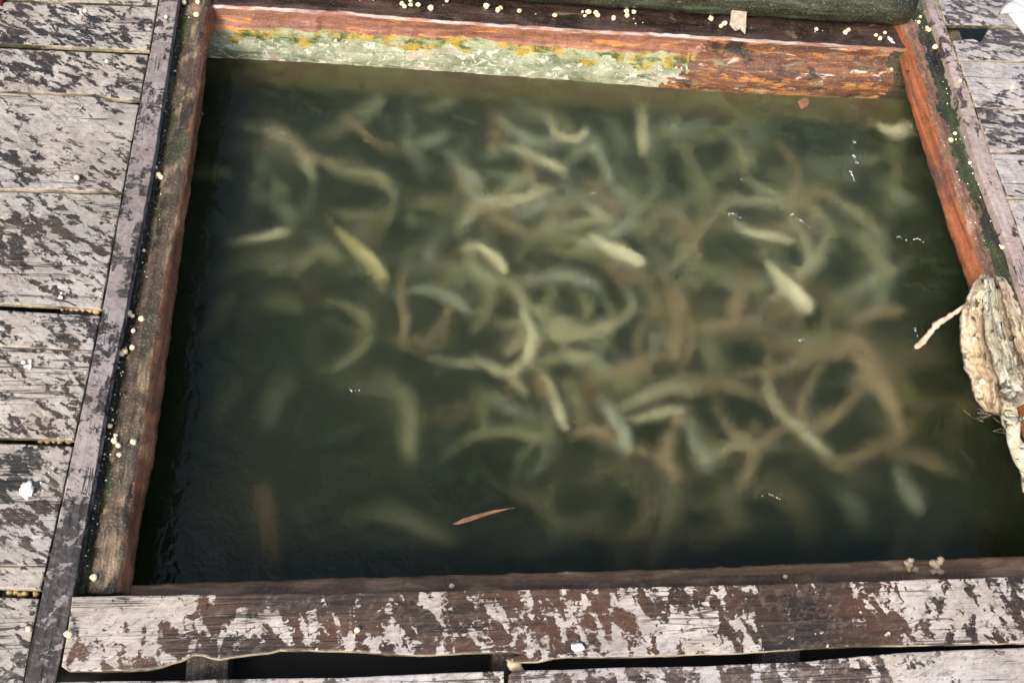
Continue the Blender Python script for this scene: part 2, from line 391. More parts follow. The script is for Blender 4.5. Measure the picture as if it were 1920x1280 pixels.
for i in range(len(seams) - 1):
    a, b = seams[i], seams[i + 1]
    ya0, ya1 = a[0] + a[2], a[1] + a[2]; yb0, yb1 = b[0], b[1]
    xe0, xe1 = end_x(ya1), end_x(yb1); z = zt[i]
    def at(x, y0, y1, xe): return lerp(y0, y1, x / xe)
    X0 = -420
    pts = [U(X0, at(X0, ya0, ya1, xe0), z), U(xe0, ya1, z), U(xe1, yb1, z), U(X0, at(X0, yb0, yb1, xe1), z)]
    if i == 2:      # curved corner lift
        pts = [U(X0, at(X0, ya0, ya1, xe0), z), U(xe0, ya1, z), U(xe1, 186, z), U(235, 186, z), U(205, 183, z), U(180, 177, z), U(X0, at(X0, 166, 172, xe1), z)]
    if i == 3:
        pts = [U(X0, at(X0, ya0, ya1 - 8, xe0), z), U(180, 181, z), U(200, 187, z), U(225, 192, z), U(xe0, 196, z), U(xe1, yb1, z), U(X0, at(X0, yb0, yb1, xe1), z)]
    o = board('plank', pts[::-1], .011, m_left, amp=.0014, seed=i * 3.1, bev=.0028, raw=True)
    tag(o, lab_l[i], 'plank', 'deck planks on the left side'); planks.append(o)
def bits(name, centre, r, mat, n_=1, parent=None, fl=.9, jit=.25, seed=0, spread=0, stretch=None):
    """a lumpy pellet or crumb cluster as one mesh"""
    bm = bmesh.new(); rnd = random.Random(seed)
    for q in range(n_):
        off = Vector((rnd.uniform(-1, 1), rnd.uniform(-1, 1), 0)) * spread
        rr = r * rnd.uniform(.75, 1.15)
        mt = Matrix.Translation(centre + off + Vector((0, 0, rr * fl * .9)))
        res = bmesh.ops.create_icosphere(bm, subdivisions=2, radius=1, matrix=Matrix.Identity(4))
        sx, sy = (rnd.uniform(.9, 1.15), rnd.uniform(.85, 1.1)) if not stretch else stretch
        for v in res['verts']:
            d = v.co.copy(); k = 1 + jit * nz(d, 1.6, seed + q * 3)
            v.co = mt @ Vector((d.x * rr * sx * k, d.y * rr * sy * k, d.z * rr * fl * k))
    return link(name, bm, mat, parent, True)
def nail(parent, px, py, z=0):
    p = U(px, py, z); bm = bmesh.new()
    bmesh.ops.create_cone(bm, cap_ends=True, segments=12, radius1=.0035, radius2=.0032, depth=.003, matrix=Matrix.Translation(p + Vector((0, 0, .0008))))
    return link('nail', bm, m_nail, parent)
nail(planks[3], 226, 233, .002); nail(planks[3], 212, 318, .002); nail(planks[4], 190, 419); nail(planks[4], 173, 521); nail(planks[4], 103, 538)
nail(planks[6], 97, 788); nail(planks[9], 32, 1177, -.004)
for i_, (x_, y_) in enumerate(((250, 45), (254, 150), (238, 130), (215, 335), (200, 400), (176, 545), (165, 610), (158, 640), (140, 700), (128, 800), (122, 850), (96, 1040), (84, 1085), (60, 1150))):
    k_ = sum(1 for q in seams[1:] if q[1] < y_)
    nail(planks[k_], x_, y_, zt[k_])
# left batten and the joist that carries the plank ends
pts = col_line(L_end, -90, 1340, .003) + col_line(L_seam, -90, 1340, .003)[::-1]
o = board('batten', pts, .020, m_strip, amp=.001, seed=4, bev=.0018)
tag(o, 'long narrow blotched batten along the ends of the left planks, beside the mossy beam', 'batten')
a = col_line([(k, v - 75) for k, v in L_end], -90, 1340, -.031, 6); b = col_line([(k, v - 6) for k, v in L_end], -90, 1340, -.031, 6)
o = board('joist', a + b[::-1], .06, m_joist, bev=.002)
tag(o, 'dark joist under the left plank ends, seen in the gaps where pellets lie', 'joist')
# deck continuing outside the picture on the near and right sides
bm = bmesh.new()
def slab(x0, x1, y0, y1, z0, z1):
    v = [bm.verts.new((x, y, z)) for x in (x0, x1) for y in (y0, y1) for z in (z0, z1)]
    for f in ((0, 1, 3, 2), (4, 6, 7, 5), (0, 4, 5, 1), (2, 3, 7, 6), (0, 2, 6, 4), (1, 5, 7, 3)): bm.faces.new([v[q] for q in f])
yb = U(960, 1430, 0).y
for k in range(5): slab(-2.2, 2.4, yb - .21 * (k + 1) + .008, yb - .21 * k - .012, -.028, .0)
o = link('deck', bm, m_near2); tag(o, 'rest of the plank deck on the viewer side', None, None, 'structure')
# ------------------------------------------------------------------ left beam
st = []
N = 300
for k in range(N):
    y = lerp(-110, 1112, k / (N - 1))
    xs, xe, xf = pl(L_seam, y), pl(L_edge, y), pl(L_face, min(y, 1100))
    j = 3.0 * nz((y * .013, 2, 0)) + 2 * nz((y * .05, 7, 0)); je = 2.5 * nz((y * .03, 12, 0))
    P = [U(xs - 14, y, -.026), U(xs + 4, y, -.026), U(xs + (xe - xs) * .22 + j, y, -.026), U(xs + (xe - xs) * .36 + j, y, -.019), U(xs + (xe - xs) * .6, y, -.017),
         U(xe - 12 + je, y, -.017), U(xe - 4 + je, y, -.019), U(xe + 2 + je, y, -.023), U(xf + 1, y, -.045), U(xf, y, -.075)]
    q = P[-1] + Vector((-.03, 0, -.03)); r_ = Vector((P[0].x, P[0].y, q.z))
    st.append(P + [q, r_])
st = [[a.lerp(b, e / 4) for a, b in zip(q, q[1:] + q[:1]) for e in range(4)] for q in st]
def mi(i, co):
    v = i / 4 + 1.3 * nz(co, 14, 4) + .7 * nz(co, 50, 9)
    if i // 4 >= 9: return 2
    return 1 if v < 2.9 else 0 if v < 5.9 else 2
o = loft(st, [m_bl_top, m_bl_groove, m_bl_edge], 'beam', amp=.003, f=42, seed=3, midx=mi)
tag(o, 'long grimy left beam with dark mossy groove and reddish wet edge', 'beam', 'timbers framing the opening')
# ------------------------------------------------------------------ right beam
st = []
for k in range(N):
    y = lerp(-110, 1060, k / (N - 1))
    xs, xe, xf = pl(R_seam, y), pl(R_edge, y), pl(R_face, y)
    j = 3.0 * nz((y * .013, 22, 0)) + 2 * nz((y * .05, 27, 0)); je = 2.5 * nz((y * .03, 32, 0)) + 1.5 * nz((y * .15, 3, 1))
    P = [U(xf, y, -.075), U(xf + 1, y, -.05), U(xe - 4 + je, y, -.022), U(xe + 2 + je, y, -.017), U(xe + 9 + je, y, -.014),
         U(lerp(xe, xs, .38) + j, y, -.013), U(lerp(xe, xs, .60) + j, y, -.016), U(xs - 14 + j * .5, y, -.020), U(xs - 3, y, -.018), U(xs + 12, y, -.018)]
    q = Vector((P[-1].x, P[-1].y, -.11)); r_ = P[0] + Vector((.04, 0, -.035))
    st.append(P + [q, r_])
st = [[a.lerp(b, e / 4) for a, b in zip(q, q[1:] + q[:1]) for e in range(4)] for q in st]
def mi(i, co):
    v = i / 4 + 1.1 * nz(co, 14, 4) + .7 * nz(co, 50, 9)
    if i // 4 >= 9 or i < 10: return 0
    return 0 if v < 2.6 else 1 if v < 4.9 else 2 if v < 7.0 else 3
o = loft(st, [m_br_face, m_br_top, m_br_moss, m_br_grey], 'beam', amp=.003, f=42, seed=13, midx=mi)
o.name = 'beam.001'
tag(o, 'slanting beam on the right with orange wet inner face and dark green moss on top', 'beam', 'timbers framing the opening')
nail(o, 1702, 134, -.03)
pts = col_line(R_seam, -90, 1100, -.001) + col_line(R_end, -90, 1100, -.001)[::-1]
o = board('batten', pts[::-1], .02, m_stripr, amp=.001, seed=8, bev=.0018)
tag(o, 'narrow pink spotted batten on the right between mossy beam and plank ends', 'batten')
# ------------------------------------------------------------------ right planks
rs = [(-60, -58, 3), (47, 48, 4), (112, 116, 3), (201, 204, 3), (284, 289, 4), (370, 373, 4), (462, 466, 4), (560, 565, 4), (665, 672, 5), (780, 788, 5), (900, 910, 5)]
lab_r = ['top right pinkish plank partly under the white scrap', 'right hand plank with a broken black notch in its upper edge',
         'pale right plank with grey feathery blotch and short split, below the notched one', 'grey plank on the right with black flecks, third below the broken notch',
         'narrow bluish grey plank at the right edge beside the mossy beam', 'last pale plank visible at the right edge above the rope bundle',
         'plank hidden behind the right batten near the canvas bundle']
def rx(y): return pl(R_end, y) + 3
for i in range(6):
    a, b = rs[i], rs[i + 1]; z = [.004, 0, .002, 0, .001, -.001][i]
    ya, yb = a[0] + a[2], b[0]; sl = .02
    xa, xb = rx(ya), rx(yb); X1 = 2400
    if i == 1:
        top = [U(1788, 76, z), U(1798, 75, z), U(1826, 73, z), U(1838, 79, z), U(1848, 68, z), U(1853, 55, z), U(X1, 53, z)]
    else: top = [U(xa, ya, z), U(X1, a[1] + a[2] + (X1 - 1920) * sl, z)]
    o = board('plank', top + [U(X1, b[1] + (X1 - 1920) * sl, z), U(xb, yb, z)], .010, m_right, amp=.0014, seed=50 + i * 2.3, bev=.0028, raw=True)
    tag(o, lab_r[i], 'plank', 'deck planks on the right side')
pts = [U(1765, -80, -.03), U(1800, 60, -.03), U(1806, 100, -.03), U(2080, 1000, -.03), U(2150, 1000, -.03), U(1850, 60, -.05), U(1810, -80, -.03)]
a = col_line([(k, v - 22) for k, v in R_end], -90, 1100, -.031, 8); b = col_line([(k, v + 22) for k, v in R_end], -90, 1100, -.031, 8)
o = board('joist', (a + b[::-1])[::-1], .06, m_joist, bev=.002)
tag(o, 'grey joist end showing beside the black notch under the right planks', 'joist')
# ------------------------------------------------------------------ far beam
K_ = [(400, -28), (838, 1), (1280, 33), (1656, 53), (1760, 58)]
H_ = [(400, 12), (640, 25), (840, 42), (1080, 58), (1280, 68), (1480, 81), (1629, 90), (1720, 95)]
G_ = [(400, 50), (640, 60), (800, 68), (960, 79), (1100, 93), (1280, 100), (1720, 130)]
W_ = [(390, 108), (640, 120), (800, 132), (1060, 150), (1280, 168), (1450, 178), (1700, 187)]
st = []; N = 420; SB = 5
for k in range(N):
    x = lerp(330, 1760, k / (N - 1))
    j = 3 * nz((x * .012, 41, 0)) + 2 * nz((x * .05, 45, 0))
    right = min(1, max(0, (x - 1270) / 30))
    yk, yh, yg, yw = pl(K_, x), pl(H_, x), pl(G_, x), pl(W_, x)
    yg = yg + j * 1.3 * (1 - right)
    pk = U(x, yk - 22, -.040); ph = U(x, yh - 3, -.030); ph2 = U(x, yh + 3, -.034)
    pm1 = U(x, lerp(yh, yg, .55), -.055); pg = U(x, yg, -.072); pg2 = U(x, yg + 7, -.080)
    pm2 = U(x, lerp(yg, yw, .45), lerp(-.105, -.100, right)); pm3 = U(x, lerp(yg, yw, .75), lerp(-.128, -.125, right)); pw = U(x, yw, WL)
    if right < 1:
        for p_ in (pg2, pm2, pm3): p_.z += .004 * (1 - right); p_.y -= .003 * (1 - right)
    ps = UW(x, yw + 24, WL - .045); pb = UW(x, yw + 46, WL - .085)
    pb2 = Vector((pk.x, pk.y, WL - .1))
    row = [pk, U(x, lerp(yk, yh, .5), -.033), ph, ph2, pm1, pg, pg2, pm2, pm3, pw, ps, pb, pb2]
    st.append([row[q].lerp(row[(q + 1) % 13], e / SB) for q in range(13) for e in range(SB)])
XG = U(1285, 100, -.08).x; XD = U(1665, 130, -.08).x
def mi(i, co):
    i0 = i; i //= SB; r = co.x > XG + .10 * nz(co, 9, 3) + .05 * nz(co, 28, 3) + .03 * nz(co, 80, 3) + (co.z + .1) * .35
    if i in (0, 1): return 0
    if i == 2 and co.x < XD - .1: return 7  # rim faces take the painted highlight
    if co.x > XD + .05 * nz(co, 14, 8) + .015 * nz(co, 60, 8) and i in (3, 4, 5, 6, 7, 8): return 5
    if i in (2, 3) or (i == 4 and (r or i0 < 4 * SB + 2)): return 4 if r and i > 2 else 1
    if i in (4, 5) and not r:
        return 1 if i0 - 5 * SB < 2.5 * nz(co, 30, 5) + nz(co, 9, 5) * 3 else 2
    if i == 5: return 4
    if i in (6, 7, 8): return 4 if r else (2 if i0 < 6 * SB + 3 + 5 * nz(co, 22, 6) else 3)
    return 6
o = loft(st, [m_far_top, m_ff[0], m_ff[1], m_ff[2], m_ff[3], m_ff[4], m_ff[5], m_edge], 'beam', amp=.0022, f=40, seed=23, midx=mi)
tag(o, 'thick far beam with orange top edge and pale green mossy face, brown at right', 'beam', 'timbers framing the opening')
# log behind
st = []; N = 70
for k in range(N):
    x = lerp(300, 1690, k / (N - 1))
    b0 = U(x, pl(K_, x) - 1, -.030)
    rr = .062 + .004 * nz((x * .01, 1, 5))
    c = b0 + Vector((0, rr * .80, rr * .75))
    st.append([c + Vector((0, -math.cos(t) * rr, math.sin(t) * rr * .9)) for t in [2 * math.pi * q / 18 for q in range(18)]])
o = loft(st, m_log, 'log', amp=.004, f=22, seed=31)
tag(o, 'round green mossy log lying behind the far beam at the top of the picture', 'log')
# chip hanging over the log
p = [(1374, -12), (1405, -10), (1404, 18), (1408, 40), (1398, 34), (1388, 36), (1376, 28)]
o = board('wood_chip', [U(x, y, .02) - Vector((0, 0, y * .0009)) for x, y in p][::-1], .006, m_chip, bev=.001, amp=.001)
tag(o, 'brown splinter of wood hanging over the green log at the top', 'splinter')
# ------------------------------------------------------------------ near beam, edge board, front boards
T_ = [(200, 1098), (245, 1096), (640, 1083), (841, 1078), (1280, 1066), (1515, 1055), (1920, 1042), (2060, 1037)]
B_ = [(134, 1118), (235, 1115), (640, 1111), (900, 1106), (1280, 1098), (1515, 1092), (1920, 1080), (2060, 1075)]
st = []; N = 110
for k in range(N):
    x = lerp(215, 2060, k / (N - 1)); j = 2.2 * nz((x * .02, 61, 0)) + 1.5 * nz((x * .09, 65, 0))
    yt, yb = pl(T_, x) + j, pl(B_, x)
    a0, a1, a2, a3 = U(x, yt, -.062), U(x, yt + 4, -.052), U(x, lerp(yt, yb, .6), -.048), U(x, yb + 40, -.048)
    st.append([a0, a1, a2, a3, a3 - Vector((0, 0, .06)), a0 - Vector((0, .005, .05))])
o = loft(st, m_near_beam, 'beam', amp=.0022, f=50, seed=71)
tag(o, 'low dark wet beam along the near side of the water, below the blotched edge board', 'beam', 'timbers framing the opening')
top = [(x, pl(B_, x)) for x in (134, 235, 430, 640, 900, 1100, 1280, 1515, 1700, 1920, 2100)]
bot = [(2100, 1201), (1920, 1206), (1720, 1209), (1582, 1212), (1414, 1222), (1280, 1228), (1150, 1231), (1043, 1233), (1010, 1240), (960, 1241), (950, 1234), (976, 1226), (958, 1222), (875, 1223), (808, 1228), (760, 1227), (724, 1226), (690, 1221), (638, 1220), (580, 1219), (524, 1217), (504, 1222), (470, 1226), (430, 1232), (412, 1235), (396, 1233), (380, 1228), (363, 1226), (350, 1232), (336, 1238), (318, 1243), (302, 1250), (279, 1255), (240, 1257), (188, 1258), (128, 1258), (114, 1249), (122, 1200), (131, 1140)]
eb = board('edge_board', [U(x, y, .008) for x, y in top + bot][::-1], .013, m_near, amp=.0022, seed=77, bev=.0028, raw=True)
tag(eb, 'long blotched edge board along the near side with a torn, wavy lower edge', 'board')
nail(eb, 386, 1136, .008); nail(eb, 1470, 1121, .008)
p = [(106, 1278), (300, 1275), (638, 1270), (800, 1263), (945, 1257), (946, 1420), (60, 1430)]
o = board('front_board', [U(x, y, .004) for x, y in p][::-1], .028, m_near2, amp=.0018, seed=81, bev=.0025)
tag(o, 'lower left board at the photo bottom, its top just below the dark gap', 'board')
p = [(955, 1264), (964, 1257), (1280, 1248), (1481, 1241), (1717, 1221), (1920, 1213), (2150, 1206), (2200, 1420), (955, 1420)]
o = board('front_board', [U(x, y, .006) for x, y in p][::-1], .028, m_near2, amp=.0018, seed=87, bev=.0025)
tag(o, 'pale mottled board along the bottom right, thicker in view than the left one', 'board')
for x0, x1, lb in ((352, 428, 'left stub of joist crossing the dark gap below the edge board'), (925, 975, 'middle joist stub in the dark gap beside the board joint'), (1432, 1502, 'right joist stub just visible in the narrow end of the gap')):
    o = board('joist', [U(x0, 1180, -.03), U(x1, 1180, -.03), U(x1 - 2, 1330, -.03), U(x0 - 6, 1330, -.03)][::-1], .05, m_joist, amp=.002, bev=.003)
    tag(o, lb, 'joist')
o = bits('lump', U(962, 1250, -.02), .010, m_lump, 3, seed=5, spread=.008); tag(o, 'small crumbly lump stuck at the joint in the bottom gap', 'debris')
m_black = simple('gap_shade_black', (.014, .011, .009), .7, .3, 40)  # near-black colour standing in for shade in the gap
o = board('shade_board', [U(60, 1150, -.085), U(2150, 1120, -.085), U(2180, 1420, -.085), U(40, 1420, -.085)][::-1], .05, m_black, amp=.002)  # board added under the gap so that it reads black
tag(o, 'added black board standing in for shade under the gap at the photo bottom', 'shade_board')
# ------------------------------------------------------------------ feed pellets
def zz(ox, oy, pts): return [(ox + x / 2.977, oy + y / 2.977) for x, y in pts]
left_p = [(346, 8), (372, 7), (370, 31), (293, 316), (298, 331), (303, 335), (270, 471), (242, 590), (249, 594), (267, 600), (251, 622), (249, 653), (235, 661), (229, 665), (207, 800), (218, 817), (216, 827), (223, 836), (252, 830), (225, 853), (178, 1083)]
far_p = zz(640, 0, [(178, 0), (340, 30), (352, 45), (385, 12), (388, 35), (428, 35), (498, 55), (590, 12), (810, 45), (872, 68), (888, 52), (993, 70), (1190, 95), (1345, 72), (1358, 95), (1378, 78), (1418, 78), (1428, 95), (1518, 110), (1590, 72), (1592, 95), (1632, 75)]) + \
    zz(1280, 0, [(155, 112), (210, 155), (230, 140), (743, 170), (903, 190), (920, 175), (1075, 203), (1097, 222), (1125, 190)])
right_p = zz(1280, 0, [(1290, 15), (1270, 80), (1323, 100), (1313, 130), (1360, 160), (1370, 175), (1403, 272), (1515, 750), (1490, 790), (1597, 915)]) + [(1877, 465)]
def near_lab(L, i, texts): return texts
def put(pts, z, base, label_of, group, mat=m_pellet, r=.0060):
    for i, (x, y) in enumerate(pts):
        rr = r * random.uniform(.75, 1.12)
        o = bits('feed_pellet', U(x, y, z), rr, mat, seed=i * 7 + int(x), jit=.45)
        tag(o, label_of(i, x, y), 'pellet', group)
def ll(i, x, y):
    if y < 40: return 'cream feed pellet in the trio at the top end of the left beam'
    if y < 340: return 'cream feed pellet in the small clump on the upper left beam'
    if y < 480: return 'single cream feed pellet alone in the left mossy groove'
    if y < 610: return 'cream feed pellet in the three beside the end of the caught pellet row'
    if y < 640: return 'lone cream feed pellet between two clumps on the left beam'
    if y < 670: return 'cream feed pellet in the trio halfway down the left mossy groove'
    if y < 860 and not (245 < x): return 'cream feed pellet in the line of five in the lower left groove'
    if y < 860: return 'cream feed pellet set apart right of the line of five'
    return 'tan feed pellet near the bottom end of the left beam'
put(left_p, -.021, 0, ll, 'feed pellets on the left beam')
def fl(i, x, y):
    if x < 720: return 'leftmost cream feed pellet on the far beam top'
    if x < 790: return 'cream feed pellet in the bright left heap on the far beam top'
    if x < 880: return 'one of two spaced cream pellets right of the left heap'
    if x < 950: return 'cream feed pellet in the loose trio left of centre on the far beam'
    if x < 1060: return 'cream feed pellet standing alone around the middle of the far beam'
    if x < 1130: return 'cream feed pellet in the second heap on the far beam top'
    if x < 1160: return 'lone cream pellet just right of the second heap'
    if x < 1200: return 'cream feed pellet in the trio before the hanging splinter'
    if x < 1370: return 'cream feed pellet in the group left below the hanging splinter'
    if x < 1600: return 'cream feed pellet on the brown right part of the far beam'
    return 'cream feed pellet in the corner trio beside the right beam'
put(far_p, -.033, 0, fl, 'feed pellets on the far beam', r=.0066)
def rl(i, x, y):
    if y < 60: return 'cream feed pellet in the scatter at the top of the mossy right beam'
    if y < 100: return 'lone cream feed pellet below the scatter on the right beam moss'
    if y < 280: return 'cream feed pellet in the pair halfway down the right beam'
    if y < 400: return 'single cream feed pellet on the grey scum of the right beam'
    return 'cream feed pellet just above the canvas bundle'
put(right_p, -.018, 0, rl, 'feed pellets on the right beam')
put([(118, 580), (127, 577), (136, 581), (146, 580), (158, 582), (170, 583), (178, 577), (186, 582), (152, 577), (182, 587)], -.022, 0, lambda i, x, y: 'tan feed pellet caught in the gap between two left planks, upper row', 'pellets in the upper plank gap', m_pellet2, .0058)
put([(79, 828), (91, 829), (103, 829), (114, 829), (131, 829)], -.022, 0, lambda i, x, y: 'tan feed pellet caught in the lower plank gap beside the batten', 'pellets in the lower plank gap', m_pellet2, .0056)
put([(20, 1112), (32, 1111), (49, 1114), (69, 1114), (40, 1115)], -.024, 0, lambda i, x, y: 'tan feed pellet in the lowest plank gap above the corner plank', 'pellets in the lowest plank gap', m_pellet2, .0062)
for x, y, z, lb in ((201, 117, .001, 'pale feed pellet on the dark short plank at the upper left'), (312, 34, .004, 'faint feed pellet on the left batten near the top'),
                    (55, 1179, -.003, 'cream feed pellet on the dark bottom left corner plank'), (130, 1189, .009, 'cream feed pellet on the left end of the edge board'),
                    (670, 1181, .009, 'cream feed pellet alone on the edge board left of centre'), (847, 1099, -.047, 'cream feed pellet on the low dark near beam'),
                    (1471, 1082, -.047, 'small tan pellet on the near beam right of centre'), (1799, 154, .0, 'cream feed pellet on the pink right batten'),
                    (97, 776, .001, None), (1896, 166, .003, 'pale pellet on the feathery blotched right plank'), (146, 336, .003, 'squashed tan pellet on the wide pinkish left plank')):
    if lb: tag(bits('feed_pellet', U(x, y, z), .0056, m_pellet, seed=int(x)), lb, 'pellet', 'single feed pellets on the boards')
for x, y, z, n_, sp, r, mt, lb, c in ((50, 684, .001, 5, .007, .0036, m_crumb, 'clump of white crumbs on the pale left board below the hairline crack', 'crumbs'),
                                     (111, 555, .001, 4, .007, .003, m_crumb, 'few cream crumbs just above the upper pellet gap', 'crumbs'),
                                     (84, 897, .003, 2, .012, .002, m_crumb, 'tiny crumbs right of the white dropping', 'crumbs'),
                                     (160, 22, .001, 4, .012, .003, m_crumb, 'pale crumbs on the dark plank at the top left', 'crumbs'),
                                     (1707, 1060, -.05, 5, .010, .007, m_lump, 'left crumbly tan lump on the near beam at right', 'mud lump'),
                                     (1754, 1062, -.05, 8, .014, .007, m_lump, 'bigger right hand crumbly tan lump on the near beam', 'mud lump'),
                                     (623, 82, -.085, 3, .010, .004, m_pellet, 'small crumbs in the crack of the far beam moss', 'crumbs'),
                                     (1668, 78, -.035, 4, .012, .005, m_crumb, 'pale crumbs in the far right corner of the frame', 'crumbs')):
    tag(bits('crumb_clump', U(x, y, z), r, mt, n_, seed=int(x), spread=sp, jit=.8, fl=.6), lb, c)
o = bits('bird_dropping', U(54, 922, .002), .011, m_crumb, 4, fl=.22, seed=3, spread=.006, jit=.7, stretch=(.8, 1.2)); tag(o, 'white bird dropping on the pale plank at lower left', 'dropping')
o = bits('white_chip', U(1082, 1213, .009), .012, m_crumb, 1, fl=.2, seed=4, jit=.5, stretch=(1.1, .6)); tag(o, 'elongated white chip on the torn rim of the edge board', 'chip')
rnd = random.Random(77); bm = bmesh.new()
for k in range(230):
    sel = k % 5; y = rnd.uniform(0, 1090)
    if sel < 2: x = pl(L_seam, y) + rnd.uniform(6, 60) * rnd.random() + 6; q = U(x, y, -.020)
    elif sel == 2: y = rnd.uniform(0, 500); x = lerp(pl(R_edge, y), pl(R_seam, y), rnd.uniform(.1, .9)); q = U(x, y, -.0135)
    elif sel == 3: x = rnd.uniform(650, 1650); q = U(x, pl(K_, x) * .5 + pl(H_, x) * .5 + rnd.uniform(-12, 12), -.034)
    else: x = rnd.uniform(0, 1) ** 1.2 * 280; q = U(min(x, pl(L_end, y) - 8), y, .001)
    mt = Matrix.Translation(q) @ Matrix.Diagonal((1, rnd.uniform(.6, 1.4), .6, 1))
    bmesh.ops.create_icosphere(bm, subdivisions=1, radius=rnd.uniform(.0008, .0024) * (1 if sel != 4 else .7), matrix=mt)
o = link('feed_dust', bm, m_crumb, None, True); tag(o, 'fine cream feed dust and crumbs scattered over boards and beams', None, None, 'stuff')
# ------------------------------------------------------------------ white scrap, red cloth
def scrap(name, px, z, mat, amp, lift, seed):
    o_ = [U(x, y, z) for x, y in px]; c = sum(o_, Vector()) / len(o_)
    bm = bmesh.new(); rows = []
    o_ = dens(o_, .01, .0015, 20, seed)
    for r in (1, .85, .65, .4, .15):
        rows.append([bm.verts.new(c.lerp(p, r) + Vector((0, 0, lift * (1 - r ** 3) + amp * (1 if r < 1 else .3) * (nz(c.lerp(p, r), 30, seed) + .3)))) for p in o_])
    for a, b in zip(rows, rows[1:]):
        for i in range(len(o_)):
            j = (i + 1) % len(o_); bm.faces.new((a[i], a[j], b[j], b[i]))
    bm.faces.new(rows[-1])
    r = bmesh.ops.solidify(bm, geom=list(bm.faces), thickness=.0012)
    return link(name, bm, mat, None, True)
o = scrap('paper_scrap', [(1900, -30), (1898, 0), (1884, 7), (1877, 14), (1871, 28), (1880, 27), (1888, 26), (1903, 46), (1922, 69), (1960, 110), (2040, 100), (2060, -20)], .006, m_white, .004, .012, 3)
tag(o, 'bright white crumpled paper scrap in the top right corner', 'paper')
o = scrap('red_cloth', [(-70, -60), (0, -20), (8, 3), (2, 10), (-60, 20)], .004, m_red, .004, .01, 9)
tag(o, 'corner of a red cloth at the top left edge of the photo', 'cloth')
# ------------------------------------------------------------------ canvas bundle
def cloth_mat(name, c, c2, dirt=(.045, .038, .018)):
    m, t, p = M(name); g = G(t)
    a = g.noise(g.coord((3, .7, 1), (0, 0, -.2)), 9, 4, .6, .4); b = g.noise(g.coord((1, 1, 1)), 42, 5, .7, 1.0); f = g.noise(g.coord(), 240, 3, .7)
    col = g.mix(g.ramp(a, .40, .60), c, c2)
    col = g.mix(g.ramp(b, .54, .60), col, dirt)
    col = g.mix(g.math('MULTIPLY', g.ramp(g.noise(g.coord(), 30, 3, .6), .60, .68), .8), col, (.20, .26, .05))
    col = g.mix(g.math('MULTIPLY', g.ramp(f, .5, .7), .3), col, (.6, .5, .38))
    t.links.new(col, p.inputs['Base Color']); p.inputs['Roughness'].default_value = .42
    fb = g.noise(g.coord((7, 1, 3), (0, 0, -.25)), 60, 4, .7, .4)
    col = g.mix(g.math('MULTIPLY', g.ramp(fb, .52, .62), .6), col, tuple(x * .45 for x in c2))
    t.links.new(col, p.inputs['Base Color'])
    t.links.new(g.bump(g.math('ADD', g.math('ADD', b, f), fb), .9, .005), p.inputs['Normal'])
    return m
mc = [cloth_mat('canvas_cream', (.92, .82, .62), (.72, .54, .36)), cloth_mat('canvas_pale', (.86, .84, .72), (.62, .58, .42)), cloth_mat('canvas_pink', (.85, .66, .48), (.90, .78, .58)), cloth_mat('canvas_fringe', (.5, .42, .3), (.3, .25, .15))]
bd = empty('canvas_bundle', U(1870, 650, -.02))
tag(bd, 'dirty cream canvas bundle folded and tied over the right beam by the water', 'bundle')
def fold(name, px, zs, rad, mat, flat=.55, amp=.006, seed=0, seg=14, n_=26):
    P = [U(x, y, z) for (x, y), z in zip(px, zs)]
    Q = resample(P, n_)
    rr = [pl(list(enumerate(rad)), k / (n_ - 1) * (len(rad) - 1)) for k in range(n_)]
    rr = [r * .00095 for r in rr]
    return tube(Q, rr, name, mat, bd, seg, amp, 38, seed, flat)
LB = [(512, 1842), (530, 1826), (548, 1815), (588, 1803), (636, 1801), (682, 1808), (716, 1822), (748, 1832), (768, 1850), (778, 1872)]
RB = [(512, 1866), (524, 1888), (556, 1904), (610, 1930), (700, 1952), (745, 1945), (765, 1905), (772, 1888), (778, 1878)]
def crumple(name, L, Rr, y0, y1, zb, hgt, mat, seed, nu=90, nv=120, amp=1.0):
    bm = bmesh.new(); rows = []
    for j in range(nv + 1):
        v = j / nv; y = lerp(y0, y1, v); row = []
        jl = 4 * nz((y * .05, seed, 1)) + 2.5 * nz((y * .2, seed, 2))
        for i in range(nu + 1):
            u = i / nu
            x = lerp(pl(L, y) + jl, pl(Rr, y) + jl, u)
            dome = (math.sin(math.pi * min(1, max(0, u * .94 + .03)))) ** .5 * min(1, math.sin(math.pi * min(1, max(.0, v))) * 2.2) ** .5
            w_ = u + .10 * nz((u * 1.5, v * 2.2, seed)) + .10 * (v - .5)
            ridge = 1 - min(1, 3.2 * abs(nz((u * 3.4 + .5 * v, v * 1.6, seed))))
            fine_ = 1 - min(1, 3.5 * abs(nz((u * 9 + v, v * 3.4, seed + 3))))
            cr = abs(nz((u * 4, v * 7, seed + 4))) + .5 * abs(nz((u * 10, v * 16, seed + 7)))
            h = hgt * dome * (.25 + .75 * ridge) + amp * (.006 * fine_ - .016 * cr) * (dome > .1)
            if j in (0, nv) or i in (0, nu): h = -.012
            q = U(x, y, zb + h)
            row.append(bm.verts.new(q))
        rows.append(row)
    for a, b in zip(rows, rows[1:]):
        for i in range(nu): bm.faces.new((a[i], a[i + 1], b[i + 1], b[i]))
    rim = rows[0] + [q[-1] for q in rows[1:]] + rows[-1][-2::-1] + [q[0] for q in rows[-2:0:-1]]
    low = [bm.verts.new(v.co - Vector((0, 0, .004))) for v in rim]
    for i in range(len(rim)): bm.faces.new((rim[i], low[i], low[(i + 1) % len(rim)], rim[(i + 1) % len(rim)]))
    bm.faces.new(low)
    return link(name, bm, mat, bd, True)
crumple('canvas_sheet', LB, RB, 512, 778, -.018, .046, mc[0], 2.3)
